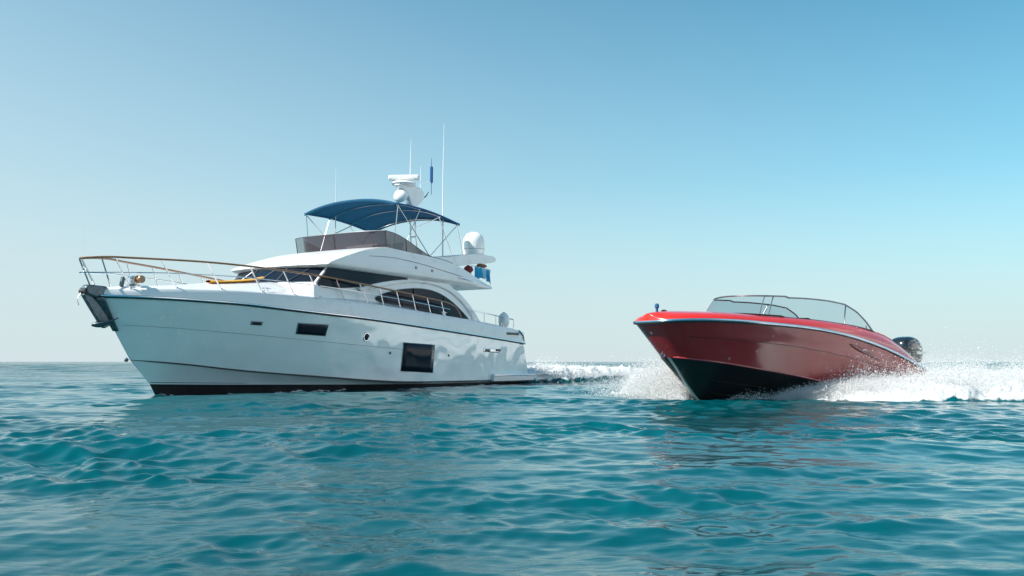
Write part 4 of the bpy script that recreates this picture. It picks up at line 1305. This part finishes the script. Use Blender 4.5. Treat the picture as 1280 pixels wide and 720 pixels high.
m, nt, b = newmat('white_spray')
nt.nodes.remove(b)
d1 = nt.nodes.new('ShaderNodeBsdfDiffuse'); d1.inputs[0].default_value = (.98, .985, .985, 1)
d2 = nt.nodes.new('ShaderNodeBsdfTranslucent'); d2.inputs[0].default_value = (.98, .985, .985, 1)
mx = nt.nodes.new('ShaderNodeMixShader'); mx.inputs[0].default_value = .5
nt.links.new(d1.outputs[0], mx.inputs[1]); nt.links.new(d2.outputs[0], mx.inputs[2])
nt.links.new(mx.outputs[0], [q for q in nt.nodes if q.type == 'OUTPUT_MATERIAL'][0].inputs[0])
M['spray'] = m

def s_world(x, y, z):
    c, s = math.cos(S_PHI), math.sin(S_PHI)
    return np.stack([S_F[0] + x * c - y * s, S_F[1] + x * s + y * c, z], -1)

def ballistic(n, x0, x1, ysign, vy, vz, vx, hull=True, jets=14, y_off=0.0, decay=1.0, spread=.1):
    """drops thrown out of the hull side: clustered in jets, positions along their flight"""
    je = rng.uniform(0, 1, jets); jw = rng.uniform(.3, 1, jets)
    pick = rng.choice(jets, n, p=jw / jw.sum())
    u = np.clip(je[pick] + rng.normal(0, .10, n), 0, 1)
    x = x0 + (x1 - x0) * u
    js = rng.uniform(.65, 1.0, jets)[pick]
    VY = rng.uniform(vy[0], vy[1], n) * js
    VZ = rng.uniform(vz[0], vz[1], n) * js
    VX = rng.uniform(vx[0], vx[1], n)
    tl = 2 * VZ / 9.8 + .05
    t = tl * rng.uniform(0, 1, n) ** decay
    yb = np.interp(-x, [-.3, .5, 1.5, 3, 7.5], [.12, .5, .85, 1.08, 1.1]) + y_off
    X = x + VX * t; Yl = ysign * (yb + VY * t); Z = .02 + VZ * t - 4.9 * t * t
    Pn = s_world(X, Yl, Z) + rng.normal(0, spread, (n, 3)) * (.3 + t[:, None])
    return Pn[Pn[:, 2] > -.05]

def sizes(n, lo=.0032, hi=.0098):
    return (lo + (hi - lo) * rng.uniform(0, 1, n) ** 3.0) * np.where(rng.uniform(0, 1, n) < .03, 1.8, 1.0)

P = np.concatenate([
    ballistic(700000, .25, -2.4, -1, (.5, 8.0), (.8, 4.6), (-4.0, -.2), jets=26, decay=.8),
    ballistic(270000, .3, -1.6, -1, (.2, 3.6), (.6, 4.8), (-3.0, .2), jets=18, decay=.8),
    ballistic(100000, .3, -2.0, -1, (.3, 9.0), (.2, 1.6), (-3.0, .2), jets=18)])
drops('bow_spray', P, sizes(len(P)), M['spray'], 'white spray thrown out beyond the bow of the red speedboat', 'spray')
P = np.concatenate([
    ballistic(7000, -.5, -2.4, 1, (.2, 1.4), (.4, 2.4), (-5, -2), jets=10),
    ballistic(230000, -1.6, -3.6, 1, (.6, 3.4), (.8, 3.2), (-6, -1.5), jets=18, decay=.8),
    ballistic(760000, -2.6, -7.4, 1, (.4, 4.4), (.8, 3.3), (-5, -.5), jets=34, decay=.8),
    ballistic(440000, -7.0, -14., 1, (-1.8, 4.0), (.6, 2.6), (-4, 0), jets=30, decay=.8),
    ballistic(270000, -8.0, -18., -1, (-1.8, 4.0), (.5, 2.5), (-4, 0), jets=30, decay=.8)])
drops('side_spray', P, sizes(len(P)), M['spray'], 'white spray and churned wash along the near side and stern of the red speedboat', 'spray')
# churned froth that hugs the heaped-up wash
def froth(n, xr, yr, F, phi, h0):
    x = rng.uniform(*xr, n); y = rng.uniform(*yr, n)
    c, s = math.cos(phi), math.sin(phi)
    X = F[0] + x * c - y * s; Y = F[1] + x * s + y * c
    f, l = wake_masks(X, Y)
    keep = rng.uniform(0, 1, n) < f * sstep(.02, .25, l)
    Z = l + rng.exponential(h0, n) * (.4 + vnoise(X * 2.3, Y * 2.3, 41) * 1.6)
    return np.stack([X, Y, Z], -1)[keep]
P = np.concatenate([froth(520000, (-16, -1.5), (.8, 9), S_F, S_PHI, .10), froth(260000, (-14, .4), (-7, -.3), S_F, S_PHI, .12)])
drops('wash_froth', P, sizes(len(P), .0035, .010), M['spray'], 'fine white froth skimming the heaped wash around the red speedboat', 'froth')
# yacht stern wash
n = 260000
a = rng.gamma(1.6, 3.2, n); yy = rng.normal(0, 1.3, n) * (1 + .03 * a)
zz = np.abs(rng.normal(0, .25, n)) * np.exp(-a / 14) * (.5 + vnoise(a * 1.1, yy * 1.1, 77)) + .15
c, s = math.cos(Y_PHI), math.sin(Y_PHI)
xl = -17.6 - a
P = np.stack([Y_F[0] + xl * c - yy * s, Y_F[1] + xl * s + yy * c, zz + .12], -1)
drops('stern_wash', P, sizes(n, .006, .017), M['spray'], 'low white wash trailing behind the stern of the white yacht', 'spray')
